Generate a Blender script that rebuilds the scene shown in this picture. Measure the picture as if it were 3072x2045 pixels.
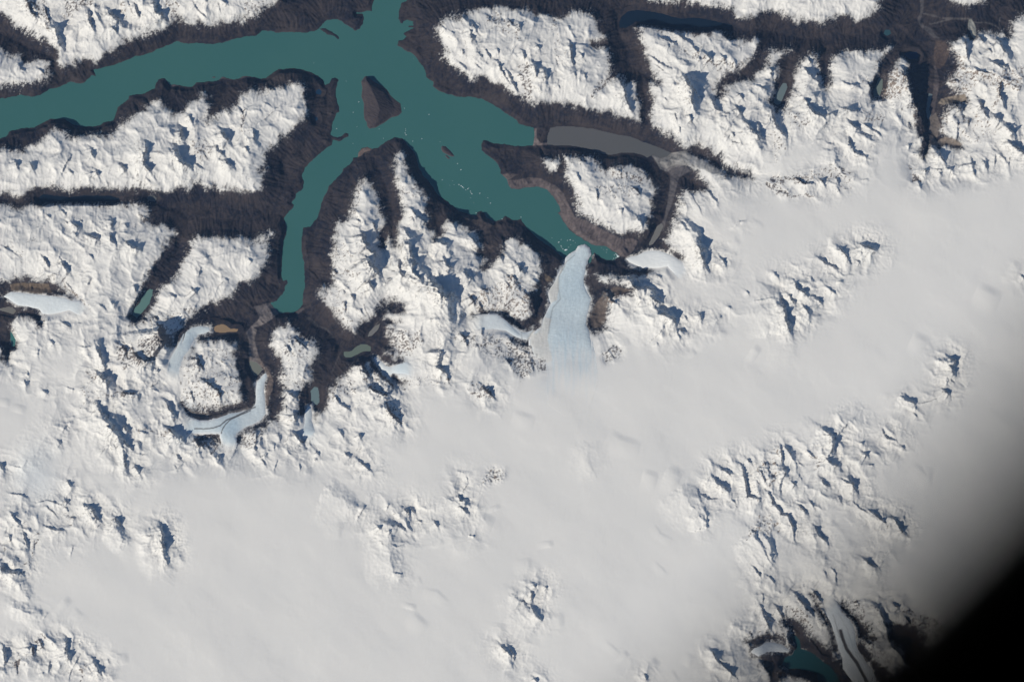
import bpy, math
import numpy as np

# ------------------------------------------------------------------ map units
# The survey below is in map pixels (3072 x 2045 of the area, 1 px = K km on the ground).
K = 80.0 / 3072.0
CX, CY = 1536.0, 1022.5
ZREF, HREF = -400.0, 34.0          # the camera flies 400 km above the ground, at the origin
T = 800.0 / 2323.0
OX = dict(A=0, B=760, C=1520, D=2272)
OY = {'0': 0, '1': 500, '2': 1000, '3': 1505}

def parse(s):
    ox, oy, sc = 0.0, 0.0, 1.0
    out = []
    for tok in s.split():
        if ',' in tok:
            a, b = tok.split(',')
            out.append((ox + float(a) * sc, oy + float(b) * sc))
        elif tok == 'S':
            ox, oy, sc = 0, 0, 1.0
        elif tok == 'F':
            ox, oy, sc = 0, 0, 1.3045
        else:
            ox, oy, sc = OX[tok[0]], OY[tok[1]], T
    return np.array(out, dtype=np.float64)

# ------------------------------------------------------------------ survey data
MAIN_LAKE = """A0 -900,1000 0,852 90,845 170,823 265,840 345,828 415,775 515,755 610,703 660,722 725,722 790,652 828,662 812,605 895,585
1000,560 1030,545 1115,515 1165,492 1240,475 1325,447 1350,430 1455,395 1530,357 1630,378 1700,370 1790,378 1870,382 1935,368 2005,340 2100,325 2160,312
B0 0,305 20,308 75,265 155,268 190,282 330,275 445,282 520,268 570,250 600,270 640,295 700,312 735,336 748,330 738,308 715,292 690,275 655,260
620,245 575,240 600,205 640,170 700,163 765,178 790,210 850,235 880,268 925,250 950,210 960,160 950,120 900,110 950,100 1000,92 1030,92
1035,45 1050,0 1080,-60 1120,-500 1500,-500 1380,-60 1335,0 1290,20 1268,80 1265,130 1260,160 1280,200 1300,205 1310,180 1340,168 1385,188 1387,215 1350,228 1395,240
1340,265 1300,292 1330,315 1300,345 1260,350 1253,392 1310,430 1385,465 1430,520 1480,580 1500,640 1510,670 1565,710 1560,750 1620,795
1690,815 1760,835 1830,848 1870,835 1930,850 1990,860 2060,895 2130,935 2200,985 2290,1040 2310,1075 C0 112,1078 180,1100 240,1110
240,1200 225,1262 80,1268 0,1255 B0 2200,1250 2100,1245 2000,1215 1985,1250 1985,1310 2035,1350 2110,1400 2150,1470 2160,1520
B1 2150,0 2165,60 2205,110 2220,150 C1 20,172 40,188 85,195 150,183 210,180 285,178 350,200 395,250 430,295 455,340 470,385 450,400 480,450
510,500 545,550 600,590 660,625 720,665 750,683 810,688 870,700 920,730 960,755 978,780 940,815 905,810 850,800 820,790 790,765 768,742 745,775
738,830 640,860 520,830 505,800 470,770 440,740 400,710 330,665 270,620 220,580 175,525 130,470 125,450 100,455 50,460 0,430
B1 2190,428 2165,455 2110,470 2070,460 2035,440 2020,405 1985,385 1950,395 1940,420 1890,415 1830,400 1790,380 1740,340 1690,300
1640,265 1600,230 1560,175 1520,120 1480,75 1455,30 B0 1450,1480 1440,1450 1425,1390 1410,1330 1370,1290 1330,1240 1300,1200 1230,1192 1180,1215
1110,1260 1080,1285 1040,1290 990,1275 940,1290 910,1330 905,1365 865,1370 860,1400 800,1450 750,1500 B1 790,15 760,60 690,125 655,170
640,210 610,260 590,320 570,380 560,430 520,480 490,520 430,525 428,560 415,640 413,700 430,800 438,850 440,950 445,1050 430,1110 425,1200
380,1250 340,1270 290,1265 220,1275 180,1230 150,1185 200,1165 240,1115 270,1080 268,1050 300,1010 290,985 255,990 245,950 245,900 245,820
255,720 260,650 285,590 285,540 275,500 265,440 290,410 305,395 345,355 350,330 330,310 365,270 365,235 410,210 430,180 435,130 420,80
440,30 B0 445,1460 500,1400 560,1350 620,1300 680,1255 690,1215 750,1228 790,1200 830,1190 830,1155 800,1152 770,1180 730,1190 690,1180
670,1165 685,1110 690,1060 715,1010 720,985 745,975 748,930 725,880 715,820 720,770 740,690 710,668 680,680 660,720 620,740 605,690
560,655 500,625 430,605 350,592 210,595 150,640 100,675 60,683 0,668 A0 2150,655 2100,665 2070,685 2000,685 1930,662 1900,690 1850,705
1750,710 1700,720 1670,748 1600,750 1560,740 1500,735 1465,740 1450,700 1430,678 1370,685 1350,720 1340,765 1260,800 1200,820 1165,820
1120,830 1110,860 1060,895 1020,935 995,1000 975,1045 900,1060 860,1085 800,1098 720,1100 640,1085 590,1055 560,1032 430,1032 370,1068
290,1103 180,1108 70,1145 45,1180 0,1200 -900,1500"""

# small lakes: (survey, level, albedo, name, label)
TEAL = (.046, .148, .138)
LAKES = [
 ("""C0 380,1115 440,1100 520,1098 620,1105 750,1118 850,1145 960,1170 1080,1190 1150,1215 1200,1240 1290,1270 1370,1300 1430,1330
 1400,1365 1340,1372 1270,1345 1230,1370 1180,1345 1120,1330 1060,1325 1000,1325 920,1345 840,1340 770,1305 680,1285 600,1270 530,1262
 440,1265 350,1255 355,1190 370,1150""", 2.5, (.116, .116, .116)),
 ("""C0 985,190 1000,150 1050,100 1100,85 1200,90 1300,105 1400,130 1520,160 1640,150 1760,170 1850,190 1970,215 1950,235 1850,225 1750,235
 1650,228 1600,240 1500,250 1420,235 1300,210 1200,195 1130,180 1080,215 1040,240 990,235""", 4, (.005, .014, .030)),
 ("""A1 325,270 370,240 500,255 600,265 720,250 830,250 960,255 1030,275 1010,295 880,300 760,300 640,300 500,295 420,310 350,300""", 5, (.004, .012, .026)),
 ("A1 1285,255 1340,255 1360,275 1345,300 1300,300 1275,280", 7, (.13, .14, .14)),
 ("A1 1275,1080 1300,1065 1325,1075 1318,1120 1295,1190 1250,1250 1190,1315 1150,1290 1165,1240 1210,1190 1240,1130", 12, (.13, .24, .22)),
 ("""A1 1822,1400 1880,1385 1930,1372 1970,1385 2000,1410 2075,1415 2060,1435 1990,1435 1920,1445 1860,1440 1825,1425""", 10, (.32, .22, .13)),
 ("A2 85,-20 110,20 132,60 118,110 95,110 88,50", 10, (.06, .18, .17)),
 ("B1 1060,1385 1105,1365 1080,1420 1030,1470 995,1480 1010,1440", 9, (.2, .2, .19)),
 ("B2 785,160 850,155 900,115 930,95 990,98 1020,115 1015,150 960,155 900,180 850,208 800,205 785,185", 7, (.14, .18, .15)),
 ("A2 2170,240 2220,250 2280,300 2310,325 2300,350 2260,385 2230,390 2190,330 2170,290", 7, (.19, .2, .17)),
 ("B2 500,500 530,465 560,470 570,540 570,600 540,640 500,640 495,600 505,560", 10, (.16, .23, .24)),
 ("D0 225,725 255,725 265,760 235,830 205,905 170,910 150,890 165,820 200,770", 12, (.15, .2, .21)),
 ("D0 1060,680 1095,690 1095,760 1070,830 1020,840 1015,800 1040,740", 12, (.16, .2, .18)),
 ("D0 1500,810 1530,820 1520,870 1500,950 1520,1000 1490,1040 1475,960 1485,890", 10, (.15, .19, .2)),
 ("D0 1280,470 1330,450 1390,450 1415,475 1400,510 1330,510", 4, (.008, .03, .08)),
 ("D0 1120,260 1160,260 1170,290 1140,310 1110,290", 5, (.03, .08, .1)),
 ("C1 1350,495 1365,520 1330,600 1290,650 1250,700 1220,725 1245,660 1280,590 1310,520", 9, (.19, .19, .18)),
 ("""D3 300,1150 350,1180 375,1210 385,1280 430,1295 500,1330 570,1390 640,1440 690,1500 740,1620 800,1900 560,1900 540,1568 520,1500 450,1470 360,1455
 270,1455 220,1420 250,1350 260,1310 300,1290 350,1285 330,1230 300,1180""", 3, (.020, .085, .095)),
 ("B0 545,790 570,775 590,795 580,820 550,815", 6, (.008, .035, .08)),
 ("B0 530,1025 550,1015 560,1040 540,1055", 6, (.008, .035, .08)),
 ("A1 0,1235 80,1215 130,1215 140,1250 110,1280 60,1270 0,1250 -200,1250", 8, (.2, .19, .17)),
]

ISLANDS = [
 ("B0 980,660 1015,675 1040,705 1110,740 1160,775 1190,825 1240,870 1280,900 1290,975 1260,1005 1200,1020 1130,1070 1060,1110 1010,1118 990,1100 985,1060 965,1040 958,990 960,900 940,840 945,760 940,705 965,670",
  11, "large bare brown triangular island in the middle of the teal lake junction"),
 ("B0 1640,1268 1675,1270 1700,1300 1735,1335 1752,1362 1720,1358 1690,1345 1650,1325 1632,1295", 5,
  "small dark elongated islet in the wide right arm of the teal lake"),
 ("B0 1662,1350 1685,1350 1712,1378 1695,1382", 2, "thin rock sliver lying just below the small dark elongated islet"),
 ("A0 1840,668 1870,660 1870,674 1845,678", 3, "tiny dark rock islet off the south shore of the long left lake arm"),
]

SNOW_TOP = {  # snow-covered massifs standing out of the dark lowland
 's1': """A0 -900,-900 2323,-900 B0 300,-900 240,0 100,60 0,140 A0 2100,190 1950,200 1840,230 1700,210 1620,210 1560,170 1500,190 1440,230 1400,270
 1300,300 1200,330 1100,360 1000,440 900,500 820,550 760,510 720,520 640,560 560,590 500,570 510,500 470,430 400,370 300,330 220,270
 150,250 60,170 0,120 -400,-100 -900,-300""",
 's2': "A0 -900,400 0,400 40,430 100,470 170,480 200,540 300,515 400,520 440,540 440,600 430,660 380,700 250,740 100,755 0,770 -900,900",
 's3': """A0 -900,1400 0,1300 100,1290 200,1290 300,1240 400,1170 480,1100 560,1130 620,1180 800,1170 950,1170 1020,1130 1080,1030 1150,990 1250,970 1270,900
 1330,870 1400,830 1430,950 1500,965 1580,970 1640,890 1720,860 1770,800 1820,830 1830,900 1800,1080 1850,1000 1950,960 2060,880 2130,790 2180,770
 2250,790 B0 50,800 100,770 200,750 330,720 400,710 440,740 450,830 470,950 450,1050 400,1070 330,1130 250,1200 190,1260 130,1330 90,1420 60,1500
 B1 110,0 100,80 80,170 20,210 A1 2130,230 2000,210 1900,190 1860,160 1840,200 1700,150 1650,200 1550,180 1480,220 1350,210 1200,190 1100,180
 1060,200 900,190 720,190 600,210 500,190 400,180 300,180 230,230 180,260 100,240 0,240 -900,240""",
 's4': """A1 -900,330 0,320 100,340 200,350 280,330 420,320 600,310 850,320 960,330 1100,320 1270,300 1300,370 1290,440 1230,465 1320,490 1450,490
 1520,560 1480,640 1440,720 1400,790 1320,870 1300,940 1260,1010 1220,1110 1170,1190 1120,1280 1090,1310 1180,1360 1240,1320 1330,1190
 1360,1100 1400,1050 1480,980 1560,870 1620,760 1640,700 1645,640 1720,600 1850,600 2000,605 2150,620 2200,640 2323,580 B1 80,590 170,570
 150,620 130,680 120,800 100,870 60,920 0,1000 A1 2100,1000 2070,1070 2000,1130 1900,1180 1790,1210 1700,1290 1640,1340 1600,1390
 1530,1460 1500,1568 -900,1568""",
 's5': """B1 975,80 940,110 880,180 860,250 850,330 830,400 790,460 720,500 700,560 690,640 680,700 670,760 690,850 680,920 680,1010
 640,1050 590,1040 560,1080 560,1130 600,1180 660,1230 700,1280 750,1350 800,1400 860,1450 900,1420 960,1350 1040,1290 1100,1230 1160,1170
 1210,1150 1260,1190 1290,1220 1240,1250 1180,1260 1130,1300 1120,1340 1200,1330 1250,1360 1160,1370 1150,1440 1190,1530 B2 1190,90 1250,110
 1130,150 1150,200 1200,240 1280,230 1500,300 2300,300 B1 2323,1560 C1 60,1490 130,1530 160,1520 60,1470 0,1430 B1 2200,1380 1950,1360 1900,1290 1950,1270 2100,1250
 2250,1260 C1 0,1290 100,1340 150,1350 230,1290 190,1200 200,1130 240,1080 270,1000 300,930 315,860 290,790 240,730 180,680 120,640 60,610 30,615 0,680
 B1 2240,610 2200,650 2140,740 2100,830 2060,850 2000,900 2040,800 1950,770 1980,700 1970,620 1930,560 1850,520 1750,480 1690,440 1660,500 1640,560
 1580,650 1600,560 1520,540 1510,550 1520,500 1530,420 1500,330 1520,260 1500,190 1420,130 1340,50 B0 1350,1480 1330,1400 1300,1330 1265,1310 1225,1370 1215,1450
 B1 1225,0 1230,100 1250,180 1265,260 1290,310 1300,400 1280,470 1230,540 1245,680 1200,700 1190,560 1180,520 1150,650 1130,700 1090,640 1120,560 1150,480
 1130,420 1100,330 1080,240 1040,170 1000,100""",
 's6': """B1 310,1340 340,1380 400,1440 450,1480 530,1520 560,1568 B2 570,80 580,160 540,230 510,290 500,400 450,450 410,520 400,600 420,700 430,800 430,960
 120,960 90,800 150,740 200,700 230,680 240,600 250,520 245,400 240,270 200,190 150,120 130,60 B1 150,1500 130,1480 180,1420 250,1380""",
 's7': """A1 1700,1568 1720,1510 1800,1500 1950,1500 2060,1520 A2 2065,80 2050,200 2060,290 2110,400 2110,500 2130,590 2000,630 1900,680 1750,690
 1650,670 1580,600 1560,500 1570,300 1600,200 1680,130 1700,40""",
 's9': """B0 1580,260 1600,200 1680,150 1780,120 1930,80 2000,50 2100,60 2207,60 C0 100,70 250,110 330,130 430,150 550,110 650,90 750,120 800,180 800,260
 850,300 850,350 720,390 860,400 900,470 920,560 900,640 880,680 960,660 1040,700 1130,700 1140,800 1160,900 1170,1000 1180,1080 1100,1040 960,1010
 860,980 760,960 700,940 600,920 500,910 380,890 280,910 200,900 130,860 60,820 0,800 B0 2150,740 2100,720 2000,670 1900,690 1830,650 1760,600
 1700,540 1640,480 1650,430 1620,350""",
 's11': """C0 1200,-900 1230,0 1300,20 1480,10 1550,20 1600,30 1760,60 1850,50 1950,100 2000,150 2080,180 2160,160 2230,110 D0 60,110 150,90 200,130 260,150
 350,200 470,190 550,200 650,180 720,140 850,160 900,180 960,150 1040,100 1080,30 1110,-50 1100,-900""",
 's12': """C0 290,1380 350,1370 430,1380 480,1410 500,1350 560,1370 700,1360 780,1380 840,1440 870,1480 900,1440 1000,1430 1100,1440 1190,1480 1230,1560
 C1 1250,90 1300,200 1280,290 1260,380 1250,470 1230,540 1180,570 1080,580 1000,610 920,580 860,530 780,500 700,460 620,430 600,340 590,260
 560,170 520,130 500,0 C0 500,1400 420,1480 380,1490""",
 's13': "D0 1600,-900 1640,0 1700,20 1820,40 1960,30 2030,-20 2050,-900",
 's14': "B1 520,540 520,540",
}
DARK = [  # lowland below the snowline
 # the whole upper left and centre
 """S -700,-700 2400,-700 C0 1500,-300 2323,-100 3500,-900 D0 6000,-900 6000,0 2323,110 2220,170 2210,250 2190,320 2160,290 2100,280 1930,290 1880,350 1840,330 1800,310 1660,370
 1700,480 1750,560 1700,620 1650,720 1700,800 1780,830 1830,860 1800,900 1640,920 1600,1000 1590,1150 1640,1200 1780,1250 1780,1275 1700,1280 1560,1265 1500,1200 1490,1300
 1430,1390 1440,1280 1420,1200 1400,1110 1300,1070 1380,1080 1400,1000 1360,900 1340,800 1320,700 1290,600 1330,600 1330,540 1260,490 1200,560 1130,640 1120,760 1080,850
 1010,860 1000,740 1040,650 1070,550 1130,470 1190,395 1150,400 1050,440 950,430 830,430 700,470 650,480 620,650 600,780 570,700 540,560 530,520
 540,460 470,460 400,510 350,560 330,650 310,730 290,830 240,930 210,950 110,900 150,830 160,700 180,600 190,520 250,450 320,430 140,420 90,430
 100,470 90,540 60,590 0,630 C0 2100,690 2000,700 1900,760 1860,850 1830,800 1820,760 1850,700 1900,660 2000,620 2100,560 2150,500 2170,430 2200,360 2170,335
 2000,350 1900,320 1880,290 1800,270 1750,290 1600,280 1450,260 1300,240 1200,230 1120,235 1150,280 1180,370 1200,450 1210,530 1240,600 1280,650 1310,720 1230,720 1250,800
 1270,900 1240,1000 1250,1080 1350,1160 1430,1190 1500,1280 1560,1300 1600,1280 1670,1250 1680,1290 1800,1330 1860,1380 1920,1460 2000,1480 2110,1510 2120,1540
 2000,1540 1900,1510 1800,1430 1700,1380 1560,1330 1500,1400 C1 1600,0 1650,40 1700,110 1740,180 1650,210 1560,190 1530,180 1500,300 1490,400 1450,490
 1410,560 1370,640 1380,680 1400,720 1470,740 1540,800 1560,860 1500,830 1390,870 1260,900 1200,935 1000,940 900,930 790,930 800,990 900,1010 1050,1060 1100,1090 1000,1110 860,1080
 830,1130 850,1240 860,1330 850,1400 760,1430 720,1430 700,1350 500,1300 240,1450 220,1510 200,1560 120,1540 60,1500 0,1450 B1 1600,1568
 B2 1280,240 1320,280 1200,290 1120,370 1040,300 1000,240 880,260 830,330 760,370 700,420 640,480 650,560 620,640 560,690 520,750 430,960 380,780 250,700 150,810 A2 2323,770
 2050,870 2050,960 1940,980 1900,860 1750,860 1640,860 1650,800 1750,760 1650,720 1570,600 1560,200 1600,100 A1 1560,1520 1500,1568 1090,1340 -900,1320 S -900,300""",
 "A1 -900,1160 0,1010 60,990 150,980 250,990 350,1005 450,1010 520,1050 560,1080 620,1150 560,1150 450,1130 330,1120 200,1100 90,1090 40,1110 -20,1150 60,1160 100,1200 160,1210 250,1225 330,1240 345,1300 355,1385 300,1330 250,1290 160,1290 100,1350 90,1420 90,1568 A2 150,60 130,100 95,130 70,240 30,200 20,120 0,80 -900,0",
 "A1 370,1285 430,1290 500,1280 600,1250 500,1270 430,1280",
 """D3 210,1010 300,1000 340,1040 380,1080 450,1160 520,1210 590,1250 640,1310 690,1370 720,1370 740,1450 800,1520 870,1600 900,1900 700,1900 560,1400 400,1290
 330,1230 280,1100 230,1080""",
 "D3 20,1240 100,1180 170,1150 250,1190 330,1180 320,1290 290,1380 250,1420 220,1440 170,1490 170,1570 130,1570 140,1450 60,1400 20,1340 60,1300 200,1310 280,1300 220,1240 150,1220 80,1225",
 "D3 230,1440 350,1440 450,1460 540,1500 600,1568 700,1900 560,1900 500,1568 400,1530 300,1510 200,1540 170,1500",
 "C3 2100,1200 2200,1180 2300,1150 2323,1210 2240,1240 2130,1290",
 "C3 2160,1330 2280,1350 2340,1450 2350,1568 2300,1568 2280,1480",
 """D3 655,855 750,910 860,1000 900,1060 980,1100 960,1150 1030,1190 900,1190 920,1290 1000,1370 1100,1430 1150,1500 1250,1480 1300,1400 1280,1300 1150,1200
 1130,1100 1250,1060 1350,1090 1420,1180 1450,1300 1500,1400 1700,1900 1100,1900 1060,1568 980,1420 900,1300 870,1200 860,1080 800,1000 720,930""",
 "D3 440,770 500,800 560,900 620,1000 660,1100 690,1210 700,1300 660,1200 600,1060 540,960",
 "A2 2060,900 2130,830 2220,780 2290,765 2310,740 2330,760 2290,800 2200,810 2130,860 2080,960 2055,940",
 "A2 1640,870 1700,862 1850,870 1925,880 1930,930 1945,985 1900,940 1850,900 1700,890",
 "B2 1190,355 1230,360 1270,400 1290,430 1250,420",
 "B2 120,735 230,720 220,745 130,750",
 "A1 -200,1225 140,1215 330,1245 350,1290 355,1380 300,1300 160,1270 90,1330 80,1568 -200,1568", "A2 -200,-20 80,-20 95,100 70,240 30,220 15,120 -200,60",
 "D3 300,1010 350,1040 400,1120 480,1190 560,1240 640,1330 720,1390 760,1480 860,1600 700,1600 560,1380 400,1270 340,1180 280,1090",
 "D3 640,1040 700,1200 720,1320 690,1340 660,1200 610,1060", "D3 960,1380 1060,1440 1160,1500 1300,1480 1300,1700 1100,1700 1040,1540",
 "D3 1150,1080 1250,1050 1350,1080 1440,1180 1460,1320 1500,1450 1350,1480 1290,1300 1160,1210",
 "B1 1190,560 1240,560 1250,700 1200,700",
]
ROCK_AND_SHADOW = [  # wind-scoured brown and grey rock showing through snow, and one painted ridge shadow: (survey, cover, tone 0 grey .. 1 tan)
 ("A0 820,0 860,60 740,60 640,120 600,200 560,160 520,180 580,110 560,0", .55, .2),
 ("A0 380,0 420,80 440,200 420,270 370,140 300,150 220,60 220,0", .5, .2),  # mostly ridge shadow, put into the ground colour as rock cover
 ("A0 1040,20 1110,10 1110,150 1040,140", .35, .6),
 ("A0 1440,0 1560,0 1560,150 1500,180 1460,80", .45, .4),
 ("A0 2120,0 2323,0 2200,150 2140,130", .4, .3),
 ("A0 1380,1100 1380,1400 1440,1400 1440,1100", .15, .5),
 ("A0 1680,1240 1780,1220 1850,1300 1830,1400 1740,1400 1690,1340", .45, .5),
 ("A0 2100,950 2150,950 2120,1160 2090,1140", .45, .4),
 ("C0 350,150 430,180 460,320 480,560 430,560 420,340", .35, .5),
 ("C0 100,560 200,560 220,880 150,850", .5, .3),
 ("B0 2020,130 2150,110 2323,260 2323,340 2250,320 2120,280 2040,240", .4, .4),
 ("C0 1380,400 1520,420 1680,480 1800,540 2000,540 2150,470 2200,520 2000,640 1860,680 1800,600 1650,540 1500,440", .38, .4),
 ("C0 900,620 960,620 860,760 740,860 720,830", .55, .3),
 ("C0 1150,700 1240,740 1280,900 1250,1080 1180,1080 1160,900", .55, .2),
 ("D0 1120,630 1260,620 1300,720 1250,860 1180,870 1080,860", .5, .9),
 ("D0 1560,360 1680,380 1780,520 1880,620 2080,640 2323,570 2323,800 2120,760 2100,900 2060,960 2040,960 2080,800 2000,720 1900,700 1840,860 1700,780 1640,640", .45, .8),
 ("D0 1560,900 1700,920 1640,1100 1600,1200 1560,1100", .5, .5),
 ("D0 1720,1010 1940,1020 2000,1050 2100,1180 1900,1250 1780,1200 1740,1100", .28, .8),
 ("D0 840,620 960,700 1020,760 900,720", .4, .3),
 ("D0 930,970 1120,980 1100,1060 1000,1100 930,1050", .4, .4),
 ("D0 270,980 400,1000 480,1060 400,1120 320,1110", .4, .3),
 ("D0 120,1150 240,1200 260,1280 150,1440 120,1420", .35, .4),
 ("D0 260,1560 400,1500 650,1440 830,1480 840,1568", .4, .4),
 ("D1 30,180 150,80 400,80 500,100 420,160 300,130 180,170 300,240 560,240 560,260 300,270 150,230 60,190", .55, .3),
 ("D1 560,40 700,0 830,50 830,210 650,210 760,150 700,60", .35, .4),
 ("D1 1330,0 1420,120 1350,120 1340,60", .8, .4),
 ("C1 750,20 1000,20 1200,100 1180,160 1000,120 850,60", .5, .5),
 ("C1 780,160 900,150 1180,160 1170,250 850,290 780,260", .38, .2),
 ("C1 570,180 640,250 680,400 860,520 1000,600 1100,570 1200,550 1100,600 900,560 650,440 590,340", .45, .2),
 ("C1 830,1130 860,1080 1000,1110 930,1170 850,1300 830,1400 740,1440 700,1380", .55, .8),
 ("C2 830,190 920,90 1000,110 1010,200 860,260", .5, .1),
 ("C1 0,900 120,1000 200,1150 220,1280 100,1350 0,1280", .45, .6),
 ("B1 1900,1120 2160,1000 2323,1080 2323,1300 2200,1260 2000,1280 1900,1200", .45, .6),
 ("C2 0,20 60,20 230,120 350,250 350,370 300,300 100,400 90,300 0,250", .55, .15),
 ("B2 1700,30 2000,0 2323,100 2323,420 2200,250 1900,120", .42, .15),
 ("B2 1200,10 1420,30 1480,60 1300,260 1190,240 1150,160 1230,130", .5, .4),
 ("B1 1160,1380 1300,1430 1450,1420 1460,1500 1240,1560 1180,1540", .45, .4),
 ("B1 680,640 760,650 900,820 780,830 680,780", .35, .4),
 ("B1 660,870 800,880 940,920 900,960 700,950", .35, .5),
 ("B1 560,1030 720,1060 900,1400 860,1440 640,1200", .32, .7),
 ("B1 500,1060 600,1000 680,920 640,870 560,920", .9, 1.0),
 ("B1 860,180 960,100 900,420 780,440 840,330", .4, .2),
 ("B1 1250,200 1500,100 1520,240 1290,310", .35, .4),
 ("A1 0,650 100,660 220,740 200,850 140,740 20,690", .35, .4),
 ("A1 210,640 340,590 380,620 250,690", .35, .4),
 ("A1 500,920 560,930 580,1060 640,1080 740,1180 780,1240 700,1180 640,1130 560,1060 540,960", .5, .6),
 ("A1 1240,1330 1700,1200 1600,1400 1500,1568 1380,1568 1400,1400", .38, .2),
 ("A2 1020,90 1150,120 1270,250 1200,280 1080,260 1030,230", .5, .25),
 ("A2 1070,260 1150,260 1130,320 1080,320", .45, .3),
 ("A2 1200,80 1400,0 1600,0 1500,120 1400,100 1380,230 1280,230", .6, .1),
 ("A2 1570,200 1720,170 1900,130 2000,130 2080,200 2120,500 2150,640 1750,700 1580,600 1560,400", .33, .35),
 ("A2 1650,620 1900,620 2150,600 2180,650 1900,720 1750,740", .55, .3),
 ("A2 1640,870 1930,880 1950,980 1850,1060 1700,950", .45, .3),
 ("A2 2050,860 2300,780 2323,830 2200,1000 2080,980", .42, .4),
 ("A2 680,460 780,480 800,560 740,640 700,650 760,560", .3, .5),
 ("A2 1080,480 1200,520 1180,560 850,560 850,540", .4, .2),
 ("A2 740,300 840,360 830,430 770,370", .45, .6),
 ("A2 1200,820 1480,850 1460,900 1220,850", .4, .5),
 ("B2 280,0 560,60 560,200 480,260 260,180", .35, .2),
 ("B2 260,250 450,260 450,430 380,500 260,400", .3, .1),
 ("B2 860,240 1020,260 1220,420 1200,540 1000,480 930,350", .35, .1),
 ("B2 650,440 860,400 900,520 720,560 620,640", .38, .3),
 ("B2 1160,570 1330,700 1280,780 1180,700", .45, .2),
 ("B2 1250,430 1330,400 1400,430 1320,500", .4, .7),
 ("B2 1850,420 2090,440 2090,560 1900,560", .42, .3),
 ("B2 1200,350 1500,380 1650,350 1800,420 1700,480 1400,460", .25, .4),
 ("B2 2040,1170 2180,1180 2170,1270 1960,1320 1940,1300 2040,1260", .42, .5),
 ("A3 520,60 680,150 620,210 540,120", .35, .5),
 ("A3 300,280 350,280 330,400 290,500 230,620 180,580 270,480", .45, .3),
 ("A3 0,360 100,400 60,420 0,400", .5, .4),
 ("A3 130,1360 180,1370 170,1500 130,1480", .7, .4),
 ("A3 700,1420 760,1420 720,1568 700,1568", .5, .4),
 ("A3 280,1240 360,1120 400,1180 370,1290 300,1320", .35, .2),
 ("D2 20,1020 180,960 200,1150 130,1330 80,1300", .3, .9),
 ("D2 450,1050 540,1070 550,1190 500,1180", .35, .6),
 ("D2 0,1380 80,1380 60,1450 0,1440", .35, .7),
 ("D3 0,100 170,140 200,260 90,260 0,240", .38, .9),
 ("C2 2150,1120 2323,1150 2300,1350 2260,1320", .25, .9),
 ("C3 2080,330 2140,180 2280,130 2290,300 2200,220", .42, .3),
 ("D3 240,900 420,930 520,1180 640,1300 740,1400 640,1350 420,1120 330,1040", .42, .4),
 ("D3 680,860 880,850 940,960 960,1120 860,1010", .45, .3),
 ("D3 900,1180 1100,1200 1200,1450 1080,1440 930,1290", .35, .4),
 ("D3 1260,900 1500,1000 1700,1100 1600,1350 1480,1350 1420,1150 1280,1020", .45, .4),
 ("C3 2100,1120 2323,1130 2323,1350 2080,1350", .4, .1),
 ("D0 1360,1000 1480,1000 1500,1200 1420,1200", .8, .6),
]
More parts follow.
